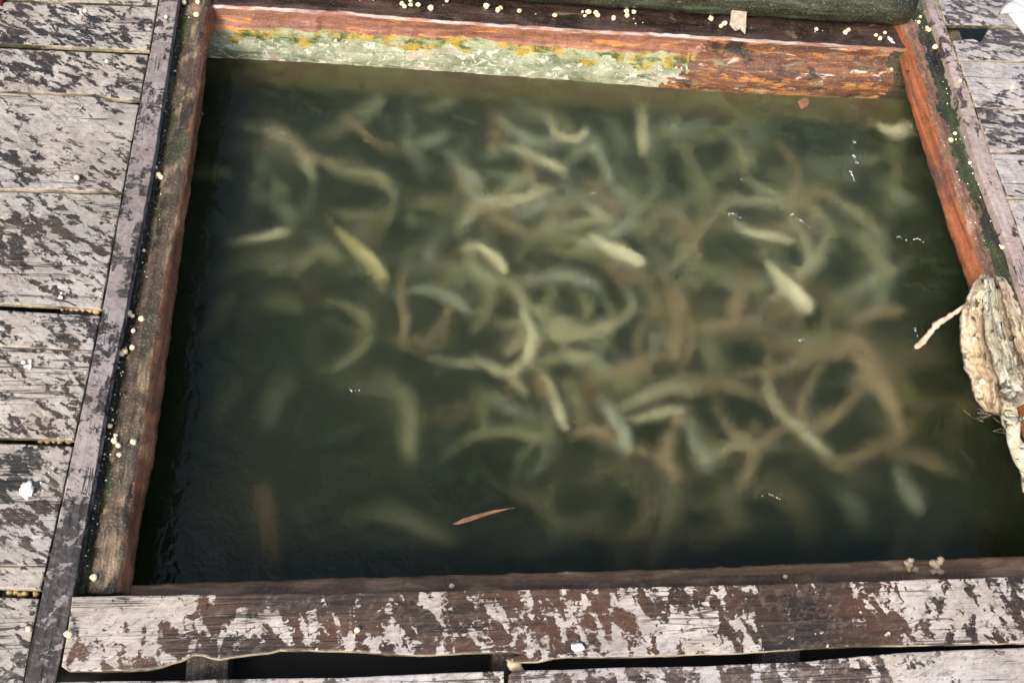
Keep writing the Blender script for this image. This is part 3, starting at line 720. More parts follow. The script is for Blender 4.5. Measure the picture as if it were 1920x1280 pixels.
crumple('canvas_flap', [(520, 1846), (560, 1843), (640, 1850), (700, 1868), (735, 1880)], [(520, 1864), (560, 1872), (640, 1893), (700, 1915), (735, 1925)], 520, 735, .012, .030, mc[1], 5.7, 40, 90, .6)
crumple('canvas_flap', [(525, 1872), (580, 1886), (640, 1904), (720, 1926)], [(525, 1886), (580, 1906), (640, 1930), (720, 1955)], 525, 720, .012, .030, mc[2], 8.2, 30, 90, .6)
fold('rolled_tail', [(1888, 728), (1893, 770), (1900, 815), (1916, 860), (1932, 920)], [.01, .004, -.02, -.05, -.08], [15, 17, 15, 13, 11], mc[1], flat=.9, seed=25, amp=.010)
fold('knot', [(1872, 742), (1893, 752), (1918, 745)], [.02, .03, .02], [6, 9, 7], mc[3], flat=.8, seed=29, n_=12, amp=.01)
fold('knot', [(1880, 782), (1898, 790), (1918, 784)], [.0, .018, .01], [5, 8, 6], mc[1], flat=.8, seed=33, n_=12, amp=.01)
rnd = random.Random(4)
bm = bmesh.new()
def thread(bm, pts, r):
    prev = None
    for i, p_ in enumerate(pts):
        a = pts[max(0, i - 1)]; b = pts[min(len(pts) - 1, i + 1)]; d = (b - a).normalized()
        s = d.cross(Vector((0, 0, 1))).normalized(); u = s.cross(d)
        ring = [bm.verts.new(p_ + s * r * math.cos(t) + u * r * math.sin(t)) for t in (0, 2.09, 4.19)]
        if prev:
            for q in range(3): bm.faces.new((prev[q], prev[(q + 1) % 3], ring[(q + 1) % 3], ring[q]))
        prev = ring
for k in range(110):     # frayed threads at the knot, rim and tail
    sx, sy, z0 = rnd.choice([(1895, 748, .03), (1850, 765, -.01), (1895, 790, .01), (1845, 530, .015), (1868, 640, .035), (1905, 700, .04), (1880, 690, .035), (1890, 600, .03)])
    sx += rnd.uniform(-14, 14); sy += rnd.uniform(-16, 16); an = rnd.uniform(0, 6.28); L = rnd.uniform(5, 15)
    if sx < 1890 and sy > 770: an = rnd.uniform(1.2, 2.4); L = rnd.uniform(20, 50); z0 = -.06
    pts = [U(sx + math.cos(an + q * .35 * rnd.uniform(-1, 1)) * L * q / 5, sy + math.sin(an + q * .3) * L * q / 5, z0 + .004 * math.sin(q)) for q in range(6)]
    thread(bm, pts, .0005)
f_ = link('fringe', bm, mc[3], bd); f_['kind'] = 'stuff'
tw = [U(x, y, z) for x, y, z in ((1830, 560, -.01), (1800, 580, -.03), (1778, 594, -.05), (1760, 605, -.07), (1745, 622, -.09), (1730, 640, -.12), (1716, 652, -.148))]
Q = resample(tw, 24)
rr = [.0028 + .0032 * max(0, min(1, k / 12)) + .0030 * nz((k * .9, 3, 3)) + (.002 if k in (13, 19) else 0) for k in range(24)]; rr[-1] *= .5
o = tube(Q, rr, 'twig', m_twig, None, 8, .002, 60, 4)
tag(o, 'crooked pinkish twig poking from the canvas bundle into the water', 'twig')
for x, y in ((1820, 580), (1825, 637), (1839, 717)):
    tag(bits('feed_pellet', U(x, y, .004), .0058, m_pellet, seed=x), {580: 'upper cream pellet on the canvas bundle near the twig', 637: 'middle cream pellet on the canvas bundle above its dark hollow', 717: 'lowest cream pellet on the canvas bundle'}[y], 'pellet', 'feed pellets on the canvas bundle')
# ------------------------------------------------------------------ water and bed
def water():
    x0, x1, y0, y1 = -1.5, 1.9, -.6, 3.2
    nx, ny = 340, 380
    bm = bmesh.new(); g_ = []
    crests = []
    for (a, b, am, wd) in (((1240, 545), (1400, 410), .0022, .010), ((1300, 500), (1390, 470), .0016, .008), ((1400, 520), (1500, 560), .0012, .010), ((1440, 625), (1530, 640), .0014, .008), ((1430, 648), (1520, 652), .0012, .008),
                           ((1425, 934), (1465, 928), .0022, .006), ((480, 235), (500, 320), .0015, .03), ((1560, 280), (1640, 300), .0016, .012), ((640, 735), (700, 730), .001, .008), ((450, 760), (520, 690), .0012, .012), ((1100, 365), (1190, 370), .0016, .009)):
        crests.append((U(*a, WL), U(*b, WL), am, wd))
    for j in range(ny):
        row = []
        for i in range(nx):
            p = Vector((lerp(x0, x1, i / (nx - 1)), lerp(y0, y1, j / (ny - 1)), WL))
            h = .0016 * nz(p, 5, 2) + .0008 * nz(p, 14, 6)
            for a, b, am, wd in crests:
                ab = b - a; t = max(0, min(1, (p - a).dot(ab) / ab.dot(ab))); d = (p - a - ab * t).length
                if d < wd * 4: h += am * math.exp(-(d / wd) ** 2) * math.cos(d / wd * 2.2)
            p.z += h; row.append(bm.verts.new(p))
        g_.append(row)
    for j in range(ny - 1):
        for i in range(nx - 1): bm.faces.new((g_[j][i], g_[j][i + 1], g_[j + 1][i + 1], g_[j + 1][i]))
    # sides and bottom
    B = -.95
    edge = g_[0][:] + [r[-1] for r in g_[1:]] + g_[-1][-2::-1] + [r[0] for r in g_[-2:0:-1]]
    low = [bm.verts.new((v.co.x, v.co.y, B)) for v in edge]
    for i in range(len(edge)):
        j = (i + 1) % len(edge); bm.faces.new((edge[i], low[i], low[j], edge[j]))
    bm.faces.new(low)
    m = bpy.data.materials.new('murky_water'); m.use_nodes = True; t = m.node_tree; t.nodes.clear(); g = G(t)
    out = g.n('ShaderNodeOutputMaterial')
    bmp = g.bump(g.math('ADD', g.noise(g.coord(), 22, 3, .55, .3), g.math('MULTIPLY', g.noise(g.coord(), 70, 2, .5), .25)), .75, .007)
    fr = g.n('ShaderNodeFresnel', {'IOR': 1.333, 'Normal': bmp}).outputs[0]
    gl = g.n('ShaderNodeBsdfGlossy', {'Color': (1, 1, 1, 1), 'Roughness': .06, 'Normal': bmp}).outputs[0]
    rf = g.n('ShaderNodeBsdfRefraction', {'Color': (1, 1, 1, 1), 'Roughness': .66, 'IOR': 1.333, 'Normal': bmp}).outputs[0]
    tr = g.n('ShaderNodeBsdfTransparent', {'Color': (1, 1, 1, 1)}).outputs[0]
    a = g.n('ShaderNodeMixShader', {0: WMIX, 1: rf, 2: tr}).outputs[0]
    # sky sheen painted on the surface as pale diffuse wisps and clouds
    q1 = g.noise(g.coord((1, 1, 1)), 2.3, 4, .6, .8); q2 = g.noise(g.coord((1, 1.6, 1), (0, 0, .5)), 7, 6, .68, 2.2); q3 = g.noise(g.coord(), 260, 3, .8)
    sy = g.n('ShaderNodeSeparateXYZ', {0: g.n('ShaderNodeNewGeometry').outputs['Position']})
    mask = g.math('MULTIPLY', g.n('ShaderNodeMapRange', {0: sy.outputs[1], 1: .25, 2: 1.35}, clamp=True).outputs[0], g.n('ShaderNodeMapRange', {0: sy.outputs[0], 1: -.75, 2: .1}, clamp=True).outputs[0])  # painted sheen grows towards the far right, near left stays dark
    sky_sheen = g.math('MULTIPLY', g.math('ADD', g.math('MULTIPLY', mask, .034), .001), g.ramp(q1, .25, .75, (.35, .35, .35, 1), (1, 1, 1, 1)))
    sky_sheen = g.math('ADD', sky_sheen, g.math('MULTIPLY', g.ramp(q2, .50, .75), g.math('ADD', g.math('MULTIPLY', mask, .05), .006)))
    sky_sheen = g.math('MULTIPLY', sky_sheen, g.ramp(q3, .25, .75, (.6, .6, .6, 1), (1.0, 1.0, 1.0, 1)))
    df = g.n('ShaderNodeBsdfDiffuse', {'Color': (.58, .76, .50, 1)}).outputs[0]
    a = g.n('ShaderNodeMixShader', {0: sky_sheen, 1: a, 2: df}).outputs[0]
    s = g.n('ShaderNodeMixShader', {0: fr, 1: a, 2: gl}).outputs[0]
    v = g.n('ShaderNodeVolumePrincipled', {'Color': (.112, .140, .072, 1), 'Density': WDENS, 'Anisotropy': .2, 'Absorption Color': (.30, .32, .20, 1)}).outputs[0]
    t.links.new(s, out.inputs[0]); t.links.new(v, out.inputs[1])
    o = link('water', bm, m, None, True, origin=Vector((0, 1.2, B)))
    tag(o, 'murky green water in the opening', None, None, 'structure')
    return o
WMIX, WDENS = .05, 7.5
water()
bm = bmesh.new()
vs = [bm.verts.new(v) for v in ((-2.2, -1.2, -1.0), (2.6, -1.2, -1.0), (2.6, 4, -1.0), (-2.2, 4, -1.0))]; bm.faces.new(vs)
r = bmesh.ops.extrude_face_region(bm, geom=list(bm.faces))
for v in [q for q in r['geom'] if isinstance(q, bmesh.types.BMVert)]: v.co.z -= .1
o = link('ground', bm, m_bed); tag(o, 'dark muddy bed far below the water', None, None, 'structure')
# ------------------------------------------------------------------ fish
def fish_mat(name, back, side, patch):
    m, t, p = M(name); g = G(t)
    at = g.n('ShaderNodeAttribute', attribute_name='u').outputs['Fac']
    n_ = g.noise(g.coord(world=False), 26, 3, .6)
    f = g.math('ADD', at, g.math('MULTIPLY', g.math('SUBTRACT', n_, .5), .5))
    col = g.mix(g.ramp(f, .22, .70), back, side)
    col = g.mix(g.math('MULTIPLY', g.ramp(n_, .52, .64), .5), col, patch)
    t.links.new(col, p.inputs['Base Color']); p.inputs['Roughness'].default_value = .42
    return m
FM = {'c': fish_mat('fish_cream', (.78, .78, .48), (.95, .93, .70), (.70, .60, .25)), 't': fish_mat('fish_teal', (.46, .52, .38), (.78, .82, .64), (.45, .45, .28)),
      'y': fish_mat('fish_yellow', (.50, .48, .20), (.70, .70, .36), (.55, .42, .16)), 'b': fish_mat('fish_brown', (.46, .36, .20), (.70, .58, .34), (.45, .26, .1)),
      'o': fish_mat('fish_olive', (.40, .42, .21), (.70, .72, .42), (.4, .34, .14))}
m_fin = simple('fin_red', (.66, .24, .10), .5, .3, 60); m_fin2 = simple('fin_olive', (.45, .38, .22), .5, .3, 60)
nf = [0]
def fish(px, wpx, tone, depth, red=False, roll=None, label=None, group='fish crowding under the water'):
    """px: tail to head, in the picture; depth below the surface in metres"""
    rnd = random.Random(nf[0] * 13 + 5); nf[0] += 1
    W = wpx * .00044 * (1 + depth * .5); depth = max(depth * 1.3 + .012, W * 1.5 + .022)
    z = WL - depth
    P = [UW(x, y, z) for x, y in px]
    n_ = 22; Q = resample(P, n_)
    if roll is None: roll = rnd.uniform(-.7, .7)
    bm = bmesh.new(); seg = 12; rows = []; lay = bm.verts.layers.float.new('u')
    frames = []
    for i, p_ in enumerate(Q):
        s_ = i / (n_ - 1)
        a = Q[max(0, i - 1)]; b = Q[min(n_ - 1, i + 1)]; d = (b - a).normalized()
        s = d.cross(Vector((0, 0, 1))).normalized(); u = s.cross(d)
        cr, sr = math.cos(roll), math.sin(roll)
        s2 = s * cr + u * sr; u2 = u * cr - s * sr
        k = .16 + .84 * math.sin(math.pi * min(1, (s_ * .93) ** 1.45 * 1.0 + .0)) ** .75 if s_ < .72 else None
        prof = [(0, .20), (.12, .28), (.25, .50), (.4, .76), (.55, .95), (.68, 1.0), (.8, .90), (.9, .66), (.97, .36), (1, .10)]
        k = pl(prof, s_)
        frames.append((p_, d, s2, u2, k))
        row = []
        for q in range(seg):
            t = 2 * math.pi * q / seg
            v = bm.verts.new(p_ + s2 * math.cos(t) * W * k * .92 + u2 * math.sin(t) * W * k * 1.45)
            v[lay] = .5 - .5 * math.sin(t); row.append(v)
        rows.append(row)
    for a, b in zip(rows, rows[1:]):
        for q in range(seg): bm.faces.new((a[q], a[(q + 1) % seg], b[(q + 1) % seg], b[q]))
    bm.faces.new(rows[0]); bm.faces.new(rows[-1])
    o = link('fish', bm, FM[tone], None, True)
    tag(o, label, 'fish', group)
    def fin(name, pts, mat):
        b2 = bmesh.new(); vs = [b2.verts.new(v) for v in pts]; b2.faces.new(vs)
        bmesh.ops.solidify(b2, geom=list(b2.faces), thickness=.0012)
        return link(name, b2, mat, o)
    fm = m_fin if red else m_fin2
    p_, d, s2, u2, k = frames[0]; L = W * 2.3
    fin('tail_fin', [p_ + u2 * W * .2, p_ - d * L * .9 + u2 * W * 1.5 + s2 * W * .35, p_ - d * L * .45 + s2 * W * .2, p_ - d * L * .9 - u2 * W * 1.5 + s2 * W * .35, p_ - u2 * W * .2], fm)
    i0 = 12; a, b = frames[i0 - 4], frames[i0 + 2]
    if depth < .15:
        fin('dorsal_fin', [a[0] + a[3] * W * a[4] * 1.35, a[0] + a[3] * W * 1.6, b[0] + b[3] * W * 2.3, b[0] + b[3] * W * b[4] * 1.35], m_fin2)
        c_ = frames[16]
        for sg in (-1, 1):
            fin('pectoral_fin', [c_[0] + c_[2] * sg * W * .8, c_[0] + c_[2] * sg * W * 1.7 - c_[1] * W * 1.1, c_[0] + c_[2] * sg * W * 1.3 - c_[1] * W * 1.5], fm)
    if depth < .09:
        e = frames[19]
        for sg in (-1, 1):
            b3 = bmesh.new(); bmesh.ops.create_icosphere(b3, subdivisions=1, radius=W * .13, matrix=Matrix.Translation(e[0] + e[2] * sg * W * e[4] * .82 + e[3] * W * .25))
            link('eye', b3, m_nail, o)
    return o
FISH = [
 ([(925, 205), (960, 240), (1010, 262)], 22, 't', .05, 1, 'thin teal fish with a red tail just below the far beam'),
 ([(1022, 208), (1045, 248), (1082, 260), (1106, 236)], 30, 'c', .03, 0, 'bright yellow green fish curled like a hook below the far beam'),
 ([(1205, 185), (1207, 240), (1211, 292)], 38, 'c', .05, 0, 'pale olive fish pointing straight down under the middle of the far beam'),
 ([(945, 268), (990, 285), (1030, 305), (1066, 322)], 32, 'c', .035, 0, 'bright green backed fish slanting down right, below the orange smudge'),
 ([(742, 277), (790, 268), (842, 246)], 32, 't', .06, 1, 'grey teal fish with orange tail swimming right, upper middle'),
 ([(840, 282), (872, 318), (912, 348)], 24, 't', .05, 0, 'slim teal fish slanting down towards the centre'),
 ([(590, 290), (640, 318), (700, 328), (745, 355)], 38, 'o', .055, 0, 'greenish fish with arched back in the upper left water'),
 ([(352, 327), (395, 322), (436, 324)], 28, 'y', .05, 0, 'short yellow green fish half hidden by the left beam'),
 ([(607, 392), (660, 402), (722, 396)], 26, 'o', .06, 1, 'small fish with a red forked tail above the yellow one'),
 ([(428, 455), (480, 446), (548, 430)], 26, 'c', .035, 0, 'bright silvery fish lying flat in the left water'),
 ([(628, 425), (665, 460), (700, 495), (728, 528)], 46, 'y', .03, 0, 'fat bright yellow fish left of centre'),
 ([(735, 556), (790, 540), (848, 558), (886, 590)], 32, 't', .05, 0, 'teal fish bent in a wide arch left of centre'),
 ([(862, 464), (898, 462), (930, 482), (952, 512)], 36, 'c', .03, 1, 'cream fish with a red tail curving down near the centre'),
 ([(1105, 438), (1150, 468), (1212, 496)], 40, 'c', .022, 0, 'very bright white fish pointing right at the centre of the shoal'),
 ([(1015, 458), (1080, 472), (1150, 468)], 24, 'y', .05, 0, 'slim yellow fish behind the brightest white one'),
 ([(982, 548), (985, 592), (1003, 630), (985, 682)], 36, 'c', .03, 1, 'pale upright fish with orange tail tip at the middle'),
 ([(888, 658), (920, 690), (958, 696), (984, 668)], 22, 'c', .04, 1, 'thin fish with a red tail curling under the upright one'),
 ([(1012, 690), (1035, 726), (1050, 770), (1062, 806)], 26, 'c', .035, 0, 'slim bright fish heading down below the centre'),
 ([(1085, 322), (1120, 352), (1164, 402)], 32, 'b', .05, 0, 'tan fish slanting down right below the hooked one'),
 ([(1438, 488), (1470, 530), (1524, 584)], 48, 'c', .018, 0, 'large white fish slanting down on the right side'),
 ([(1370, 402), (1400, 432), (1440, 440), (1492, 452)], 22, 'c', .03, 0, 'thin cream fish bent like a tick above the large white one'),
 ([(1398, 500), (1382, 560), (1370, 622)], 42, 'b', .06, 0, 'tan fish seen end on beside the large white one'),
 ([(1420, 500), (1432, 560), (1408, 622)], 26, 't', .07, 0, 'slim grey fish between tan and white fish on the right'),
 ([(1500, 345), (1525, 390), (1532, 442)], 40, 'b', .07, 0, 'tan fish heading down in the upper right water'),
 ([(1378, 245), (1394, 285), (1402, 325)], 66, 'o', .07, 0, 'broad olive fish nosing up below the brown end of the far beam'),
 ([(1644, 232), (1678, 246), (1722, 236)], 44, 'c', .02, 0, 'bright fish with a green spot in the far right corner by the beam'),
 ([(1692, 268), (1686, 310), (1681, 345)], 26, 'o', .05, 0, 'narrow olive fish close under the right beam'),
 ([(1640, 328), (1680, 358), (1724, 384)], 28, 't', .07, 0, 'dim grey fish beside the right beam'),
 ([(1618, 438), (1648, 486), (1684, 514)], 30, 'o', .05, 0, 'olive fish curving down right of the large white fish'),
 ([(1595, 605), (1640, 584), (1700, 580)], 38, 'b', .05, 0, 'brown fish swimming towards the twig'),
 ([(1722, 462), (1680, 512), (1650, 556), (1612, 606)], 30, 't', .07, 0, 'long grey fish running diagonally down left of the right beam'),
 ([(1120, 745), (1142, 770), (1165, 808), (1178, 852)], 40, 't', .05, 1, 'teal fish with a bright orange red tail, lower middle'),
 ([(1140, 762), (1188, 782), (1240, 772), (1292, 766)], 24, 'c', .05, 0, 'pale slim fish sagging like a garland right of the red tail'),
 ([(1288, 772), (1302, 820), (1334, 884)], 48, 't', .06, 0, 'broad grey fish heading down, lower middle right'),
 ([(1340, 738), (1360, 788), (1392, 820), (1424, 792)], 30, 'b', .06, 1, 'brown fish with a dull red tail curving up, lower right'),
 ([(1430, 692), (1454, 760), (1502, 802), (1562, 862)], 32, 'c', .05, 0, 'long pale fish crossing the lower right diagonally'),
 ([(1562, 650), (1528, 704), (1502, 760), (1520, 824)], 36, 'b', .06, 0, 'tan fish bowed like a bracket in the lower right'),
 ([(1680, 858), (1702, 916), (1732, 962)], 44, 't', .06, 0, 'dim white fish low in the right corner water'),
 ([(1650, 842), (1720, 852), (1784, 884)], 28, 'b', .07, 1, 'reddish brown fish above the dim white one in the lower right'),
 ([(845, 842), (900, 812), (970, 806), (1052, 826)], 30, 'o', .06, 0, 'long olive fish arched low in the middle'),
 ([(606, 562), (655, 572), (692, 604), (678, 652), (620, 692)], 28, 'o', .06, 1, 'fish curled in a half ring with orange tail on the left'),
 ([(540, 520), (600, 470), (650, 492)], 42, 'o', .07, 0, 'olive fish with a humped back left of the fat yellow one'),
 ([(368, 645), (408, 592), (440, 540)], 30, 'b', .09, 0, 'brown fish rising along the left beam'),
 ([(400, 522), (470, 490), (545, 498)], 34, 'o', .10, 0, 'dim fish below the flat silvery one'),
 ([(762, 345), (778, 385), (770, 425)], 26, 'o', .09, 0, 'dim upright fish in the upper middle left'),
 ([(768, 522), (800, 492), (812, 448)], 20, 't', .07, 0, 'thin fish curving up right of the fat yellow one'),
 ([(850, 372), (920, 395), (984, 442)], 44, 'b', .06, 0, 'broad brown fish in the crowd just above the centre'),
 ([(930, 420), (1000, 440), (1080, 440)], 34, 'o', .07, 0, 'olive fish deep in the crowd at the centre'),
 ([(960, 528), (1030, 514), (1090, 522), (1134, 536)], 36, 't', .05, 0, 'grey fish arched across the middle below the white one'),
 ([(938, 478), (930, 540), (888, 622)], 38, 'o', .07, 0, 'olive fish bending down left of the upright pale one'),
 ([(1165, 535), (1190, 565), (1160, 602), (1108, 606)], 26, 'c', .06, 1, 'fish curled in a small ring at the centre right'),
 ([(1106, 612), (1120, 668), (1142, 716)], 24, 't', .06, 0, 'slim grey fish heading down below the curled ring'),
 ([(1145, 645), (1188, 676), (1224, 660), (1242, 612)], 24, 't', .06, 0, 'grey fish bent in a deep bow right of centre'),
 ([(1250, 510), (1268, 600), (1258, 682)], 54, 'b', .07, 0, 'broad tan fish hanging upright right of centre'),
 ([(1318, 560), (1318, 620), (1352, 702)], 36, 'o', .08, 0, 'olive fish angling down between tan ones on the right'),
 ([(1048, 640), (1075, 668), (1112, 672)], 30, 'c', .06, 0, 'short pale fish right of the upright one'),
 ([(1130, 200), (1152, 230), (1172, 280)], 36, 't', .09, 0, 'dim grey fish left of the straight down one'),
 ([(1270, 270), (1305, 315), (1336, 372)], 40, 'o', .07, 0, 'olive fish slanting down right in the upper middle right'),
 ([(1150, 300), (1180, 350), (1206, 378)], 34, 'o', .08, 0, 'olive fish between tan fish and olive fish in the upper middle'),
 ([(640, 212), (680, 200), (708, 184)], 18, 't', .07, 0, 'small faint fish near the left half of the far beam'),
 ([(790, 204), (826, 194), (856, 184)], 16, 'c', .06, 0, 'small pale fish tucked against the far beam'),
 ([(412, 266), (470, 270), (524, 258)], 18, 'b', .06, 1, 'thin fish with orange tail near the upper left beam'),
 ([(1040, 892), (1030, 950), (1052, 1010)], 28, 'o', .10, 0, 'dim olive fish heading down, bottom middle'),
 ([(1222, 885), (1216, 950), (1196, 1020)], 34, 'b', .10, 0, 'dim brown fish heading down, bottom middle right'),
 ([(1250, 960), (1240, 1005), (1228, 1052)], 28, 'b', .10, 0, 'faint brown fish close to the near beam'),
 ([(450, 690), (430, 736), (392, 782)], 32, 'o', .11, 0, 'faint fish slanting in the dark left water'),
 ([(560, 690), (520, 740), (500, 800)], 34, 't', .12, 0, 'faint grey fish in the dark lower left'),
 ([(1350, 880), (1362, 930), (1400, 990)], 30, 'o', .10, 0, 'dim fish low right of centre'),
 ([(920, 205), (935, 240), (925, 290)], 46, 'b', .07, 1, 'orange brown fish smudge below the far beam'),
 ([(860, 330), (905, 372), (980, 372), (1045, 346)], 28, 'c', .05, 1, 'pale fish sagging like a bowl in the upper middle'),
 ([(905, 322), (960, 330), (1010, 348)], 22, 't', .05, 0, 'slim teal fish above the bowl shaped one'),
 ([(1060, 350), (1100, 372), (1130, 420)], 34, 'c', .06, 0, 'pale fish just above the brightest white one'),
 ([(1070, 540), (1100, 560), (1098, 600)], 28, 'o', .06, 0, 'olive fish at the left rim of the curled ring'),
 ([(1560, 420), (1600, 440), (1640, 430)], 26, 't', .07, 0, 'grey fish crossing above the curving olive one'),
 ([(1460, 620), (1520, 640), (1570, 620)], 34, 'o', .07, 0, 'olive fish below the large white one'),
 ([(1640, 640), (1620, 690), (1600, 740)], 34, 'b', .07, 0, 'brown fish below the twig swimming down'),
 ([(1700, 640), (1690, 700), (1720, 760)], 34, 'o', .09, 0, 'dim fish left of the canvas bundle'),
 ([(1620, 760), (1660, 790), (1720, 800)], 30, 'o', .09, 0, 'dim fish between bundle and reddish brown fish'),
 ([(1560, 900), (1600, 940), (1620, 990)], 34, 't', .10, 0, 'dim grey fish low in the lower right'),
 ([(470, 580), (520, 560), (580, 580)], 30, 'o', .10, 0, 'dim fish left of the half ring fish'),
 ([(720, 620), (790, 640), (850, 620)], 34, 'b', .11, 0, 'dim brown fish in the dark patch left of centre'),
 ([(880, 720), (910, 760), (900, 820)], 34, 'o', .10, 0, 'dim fish above the long arched olive one'),
 ([(1230, 700), (1190, 720), (1160, 700)], 30, 'o', .08, 0, 'olive fish above the garland shaped one'),
 ([(480, 350), (520, 380), (560, 410)], 28, 't', .08, 0, 'grey fish above the flat silvery one'),
 ([(500, 300), (520, 340), (540, 365)], 34, 'o', .08, 0, 'short olive fish in the upper left water'),
]
for px, wd, tone, dp, red, lb in FISH:
    fish(px, wd, tone, dp + .008, bool(red), label=lb)
rnd = random.Random(21)
areas = {(0, 0): 'upper left', (1, 0): 'upper middle', (2, 0): 'upper right', (0, 1): 'left', (1, 1): 'middle', (2, 1): 'right', (0, 2): 'lower left', (1, 2): 'lower middle', (2, 2): 'lower right'}
for k in range(200):
    for _ in range(50):
        x, y = rnd.uniform(400, 1800), rnd.uniform(190, 1040)
        wgt = math.exp(-((x - 1180) / 560) ** 2 - ((y - 540) / 380) ** 2)
        if rnd.random() < wgt + .02 and (rnd.random() < .35 or not (x < 900 and y > 650) and not (x < 1150 and y > 880)): break
    an = rnd.uniform(0, 6.28); L = rnd.uniform(80, 130); bend = rnd.uniform(-.6, .6)
    px = [(x, y)]
    for q in range(6):
        t_ = an + bend * (q / 5 * 2 - 1) * 1.3 + .25 * math.sin(q * 1.3 + k); px.append((px[-1][0] + math.cos(t_) * L * .34, px[-1][1] + math.sin(t_) * L * .30))
    ox, oy = x - px[3][0], y - px[3][1]; px = [(a + ox, b + oy) for a, b in px]
    dp = rnd.uniform(.055, .12) + (.05 if x < 900 and y > 650 or y > 850 else 0)
    tn = rnd.choice('obbbcb' if x > 1150 and y > 560 else 'ootctb' if y < 450 else 'oobtcc')
    cx = min(5, int((x - 380) / 235)); cy = min(4, int((y - 180) / 175))
    col_w = ('beside the left beam', 'left of centre', 'left of the middle', 'right of the middle', 'right of centre', 'near the right beam')[cx]
    row_w = ('below the far beam', 'in the upper water', 'at mid height', 'in the lower water', 'above the near beam')[cy]
    dg = math.degrees(an) % 360
    dir_w = ('heading right', 'slanting down right', 'heading down', 'slanting down left', 'heading left', 'slanting up left', 'heading up', 'slanting up right')[int((dg + 22.5) // 45) % 8]
    bw = 'curved' if abs(bend) > .45 else 'straight'
    fish(px, rnd.uniform(17, 34), tn, dp, rnd.random() < .5, label='%s %s deep fish %s, %s %s' % (bw, {'o': 'olive', 'b': 'brown', 't': 'grey', 'c': 'pale'}[tn], dir_w, col_w, row_w), group='deep fish under the shoal')
# ------------------------------------------------------------------ small things on and in the water
def sliver(name, px, z, th, mat, lb, cat, under=False):
    f = UW if under else U
    o = board(name, [f(x, y, z) for x, y in px], th, mat, bev=.0006, amp=.0008); tag(o, lb, cat); return o
sliver('leaf_sliver', [(848, 982), (868, 971), (892, 964), (925, 956), (966, 951), (938, 958), (912, 966), (880, 977), (858, 983)], WL + .003, .002, m_leaf, 'narrow reddish brown leaf sliver floating near the bottom middle', 'leaf')
sliver('leaf', [(1496, 190), (1510, 183), (1518, 188), (1514, 200), (1503, 204)], WL + .003, .002, m_leaf, 'small orange leaf floating against the far beam', 'leaf')
bm_pts = [(478, 905), (505, 900), (512, 960), (522, 1050), (500, 1052), (484, 970)]
sliver('sunken_stake', bm_pts, WL - .15, .02, simple('stake_wood', (.34, .20, .09), .7), 'dim brown stake sunk in the dark lower left water', 'stake', True)
m_glint, t, p = M('glint_white'); p.inputs['Base Color'].default_value = (.9, .93, .95, 1); p.inputs['Roughness'].default_value = .08  # white for the glints
G_ = G(t)
t.links.new(G_.ramp(G_.noise(G_.coord(), 300, 2, .5), .3, .7, (.75, .8, .85, 1), (.95, .97, 1, 1)), p.inputs['Base Color'])
def glint_beads(px, py, dx, dy, n_, lb, seed):  # small white beads standing in for sky glints on ripples and foam
    rnd = random.Random(seed); bm = bmesh.new()
    for k in range(n_):
        t = rnd.uniform(-1, 1); q = U(px + dx * t + rnd.gauss(0, 1.2), py + dy * t + rnd.gauss(0, 1.0), WL + .0012)
        q.y += .004 * math.cos(t * 2.2); r = rnd.uniform(.0004, .0013)
        res = bmesh.ops.create_icosphere(bm, subdivisions=1, radius=r, matrix=Matrix.Translation(q))
    o = link('bubble_glints', bm, m_glint, None, True); tag(o, lb, 'bubbles', 'bubble glints and splashes on the water')
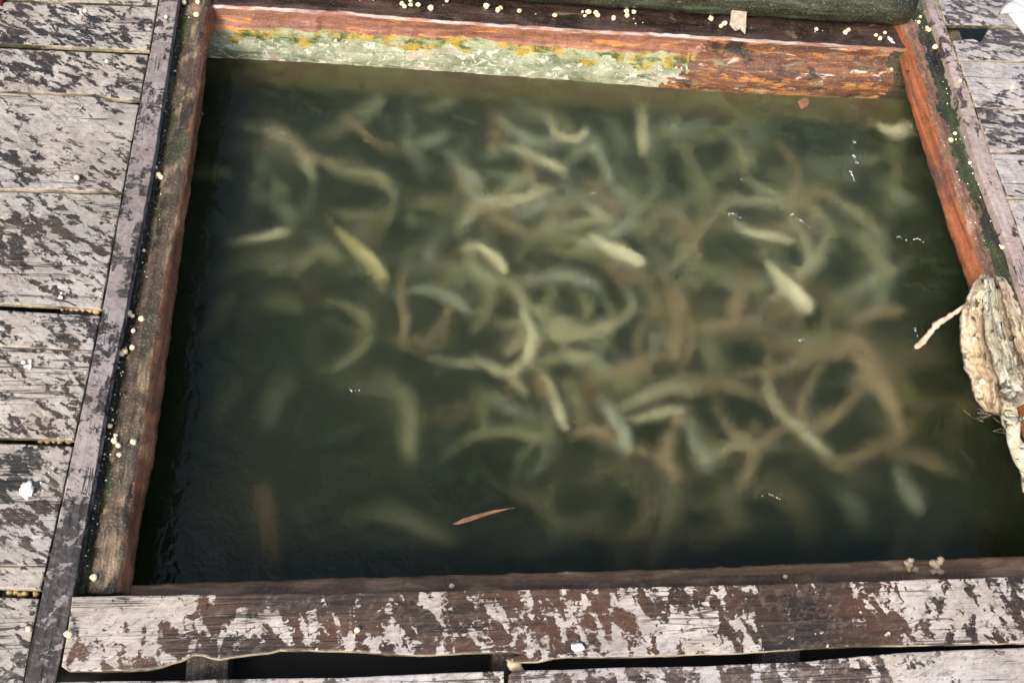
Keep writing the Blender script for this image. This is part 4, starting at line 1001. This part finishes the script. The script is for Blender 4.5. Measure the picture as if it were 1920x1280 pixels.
for i, a in enumerate([(1602, 268, 3, 4, 7, 'faint topmost bubbles of the column in the upper right water'), (1604, 298, 4, 9, 22, 'bright bubbles in the middle of the column in the upper right water'), (1598, 330, 5, 11, 20, 'bright lowest bubbles of the column in the upper right water'),
                       (1114, 365, 7, 2, 12, 'bright bubble speck above the shoal centre'), (1135, 366, 10, 3, 6, 'fainter bubbles right of the bright speck'), (1378, 404, 12, 4, 14, 'bubbles at the tip of the ripple right of centre'),
                       (1487, 404, 6, 3, 8, 'short arc of bubbles above the large white fish'), (1503, 416, 12, 8, 14, 'long arc of bubbles above the large white fish'), (1688, 447, 9, 2, 12, 'left of two bubble dashes near the right beam'), (1722, 450, 9, 3, 14, 'right of two bubble dashes near the right beam'),
                       (1393, 338, 3, 1, 4, 'tiny bubble under the broad olive fish'), (1506, 640, 9, 2, 9, 'bubbles on the ripple below the large white fish'), (1444, 930, 16, 3, 14, 'thin curved bubble line low on the right'), (380, 214, 2, 1, 4, 'tiny bubble against the upper left beam'),
                       (1717, 620, 3, 8, 8, 'bubbles beside the twig tip'), (668, 735, 16, 3, 7, 'faint bubble line in the dark left water')]):
    glint_beads(*a, seed=i + 3)

# ordinals for pellets that would otherwise share a label
ORD = ('first', 'second', 'third', 'fourth', 'fifth', 'sixth', 'seventh', 'eighth', 'ninth', 'tenth', 'eleventh', 'twelfth')
used_ = {}
for o in COL.objects:
    if o.parent is None and o.get('category') == 'fish': used_.setdefault(o['label'], []).append(o)
for lb, L_ in used_.items():
    if len(L_) > 1:
        L_.sort(key=lambda o: o.location.x)
        for k, o in enumerate(L_): o['label'] = ('left ', 'middle ' if len(L_) > 2 else 'right ', 'right ', 'far right ')[min(k, 3)] + lb
byl = {}
for o in list(COL.objects):
    if o.parent is None and o.get('category') == 'pellet': byl.setdefault(o['label'], []).append(o)
for lb, L_ in byl.items():
    if len(L_) < 2: continue
    side = 'left beam' in lb or 'right beam' in lb or 'groove' in lb or 'canvas' in lb or 'line of five' in lb
    L_.sort(key=(lambda o: -o.location.y) if side else (lambda o: o.location.x))
    core = lb.replace('cream feed pellet', 'cream pellet').replace('tan feed pellet', 'tan pellet').replace('one of two spaced cream pellets', 'spaced cream pellet')
    for k, o in enumerate(L_): o['label'] = ' '.join((ORD[k] + (' from top ' if side else ' from left, ') + core).split()[:16])
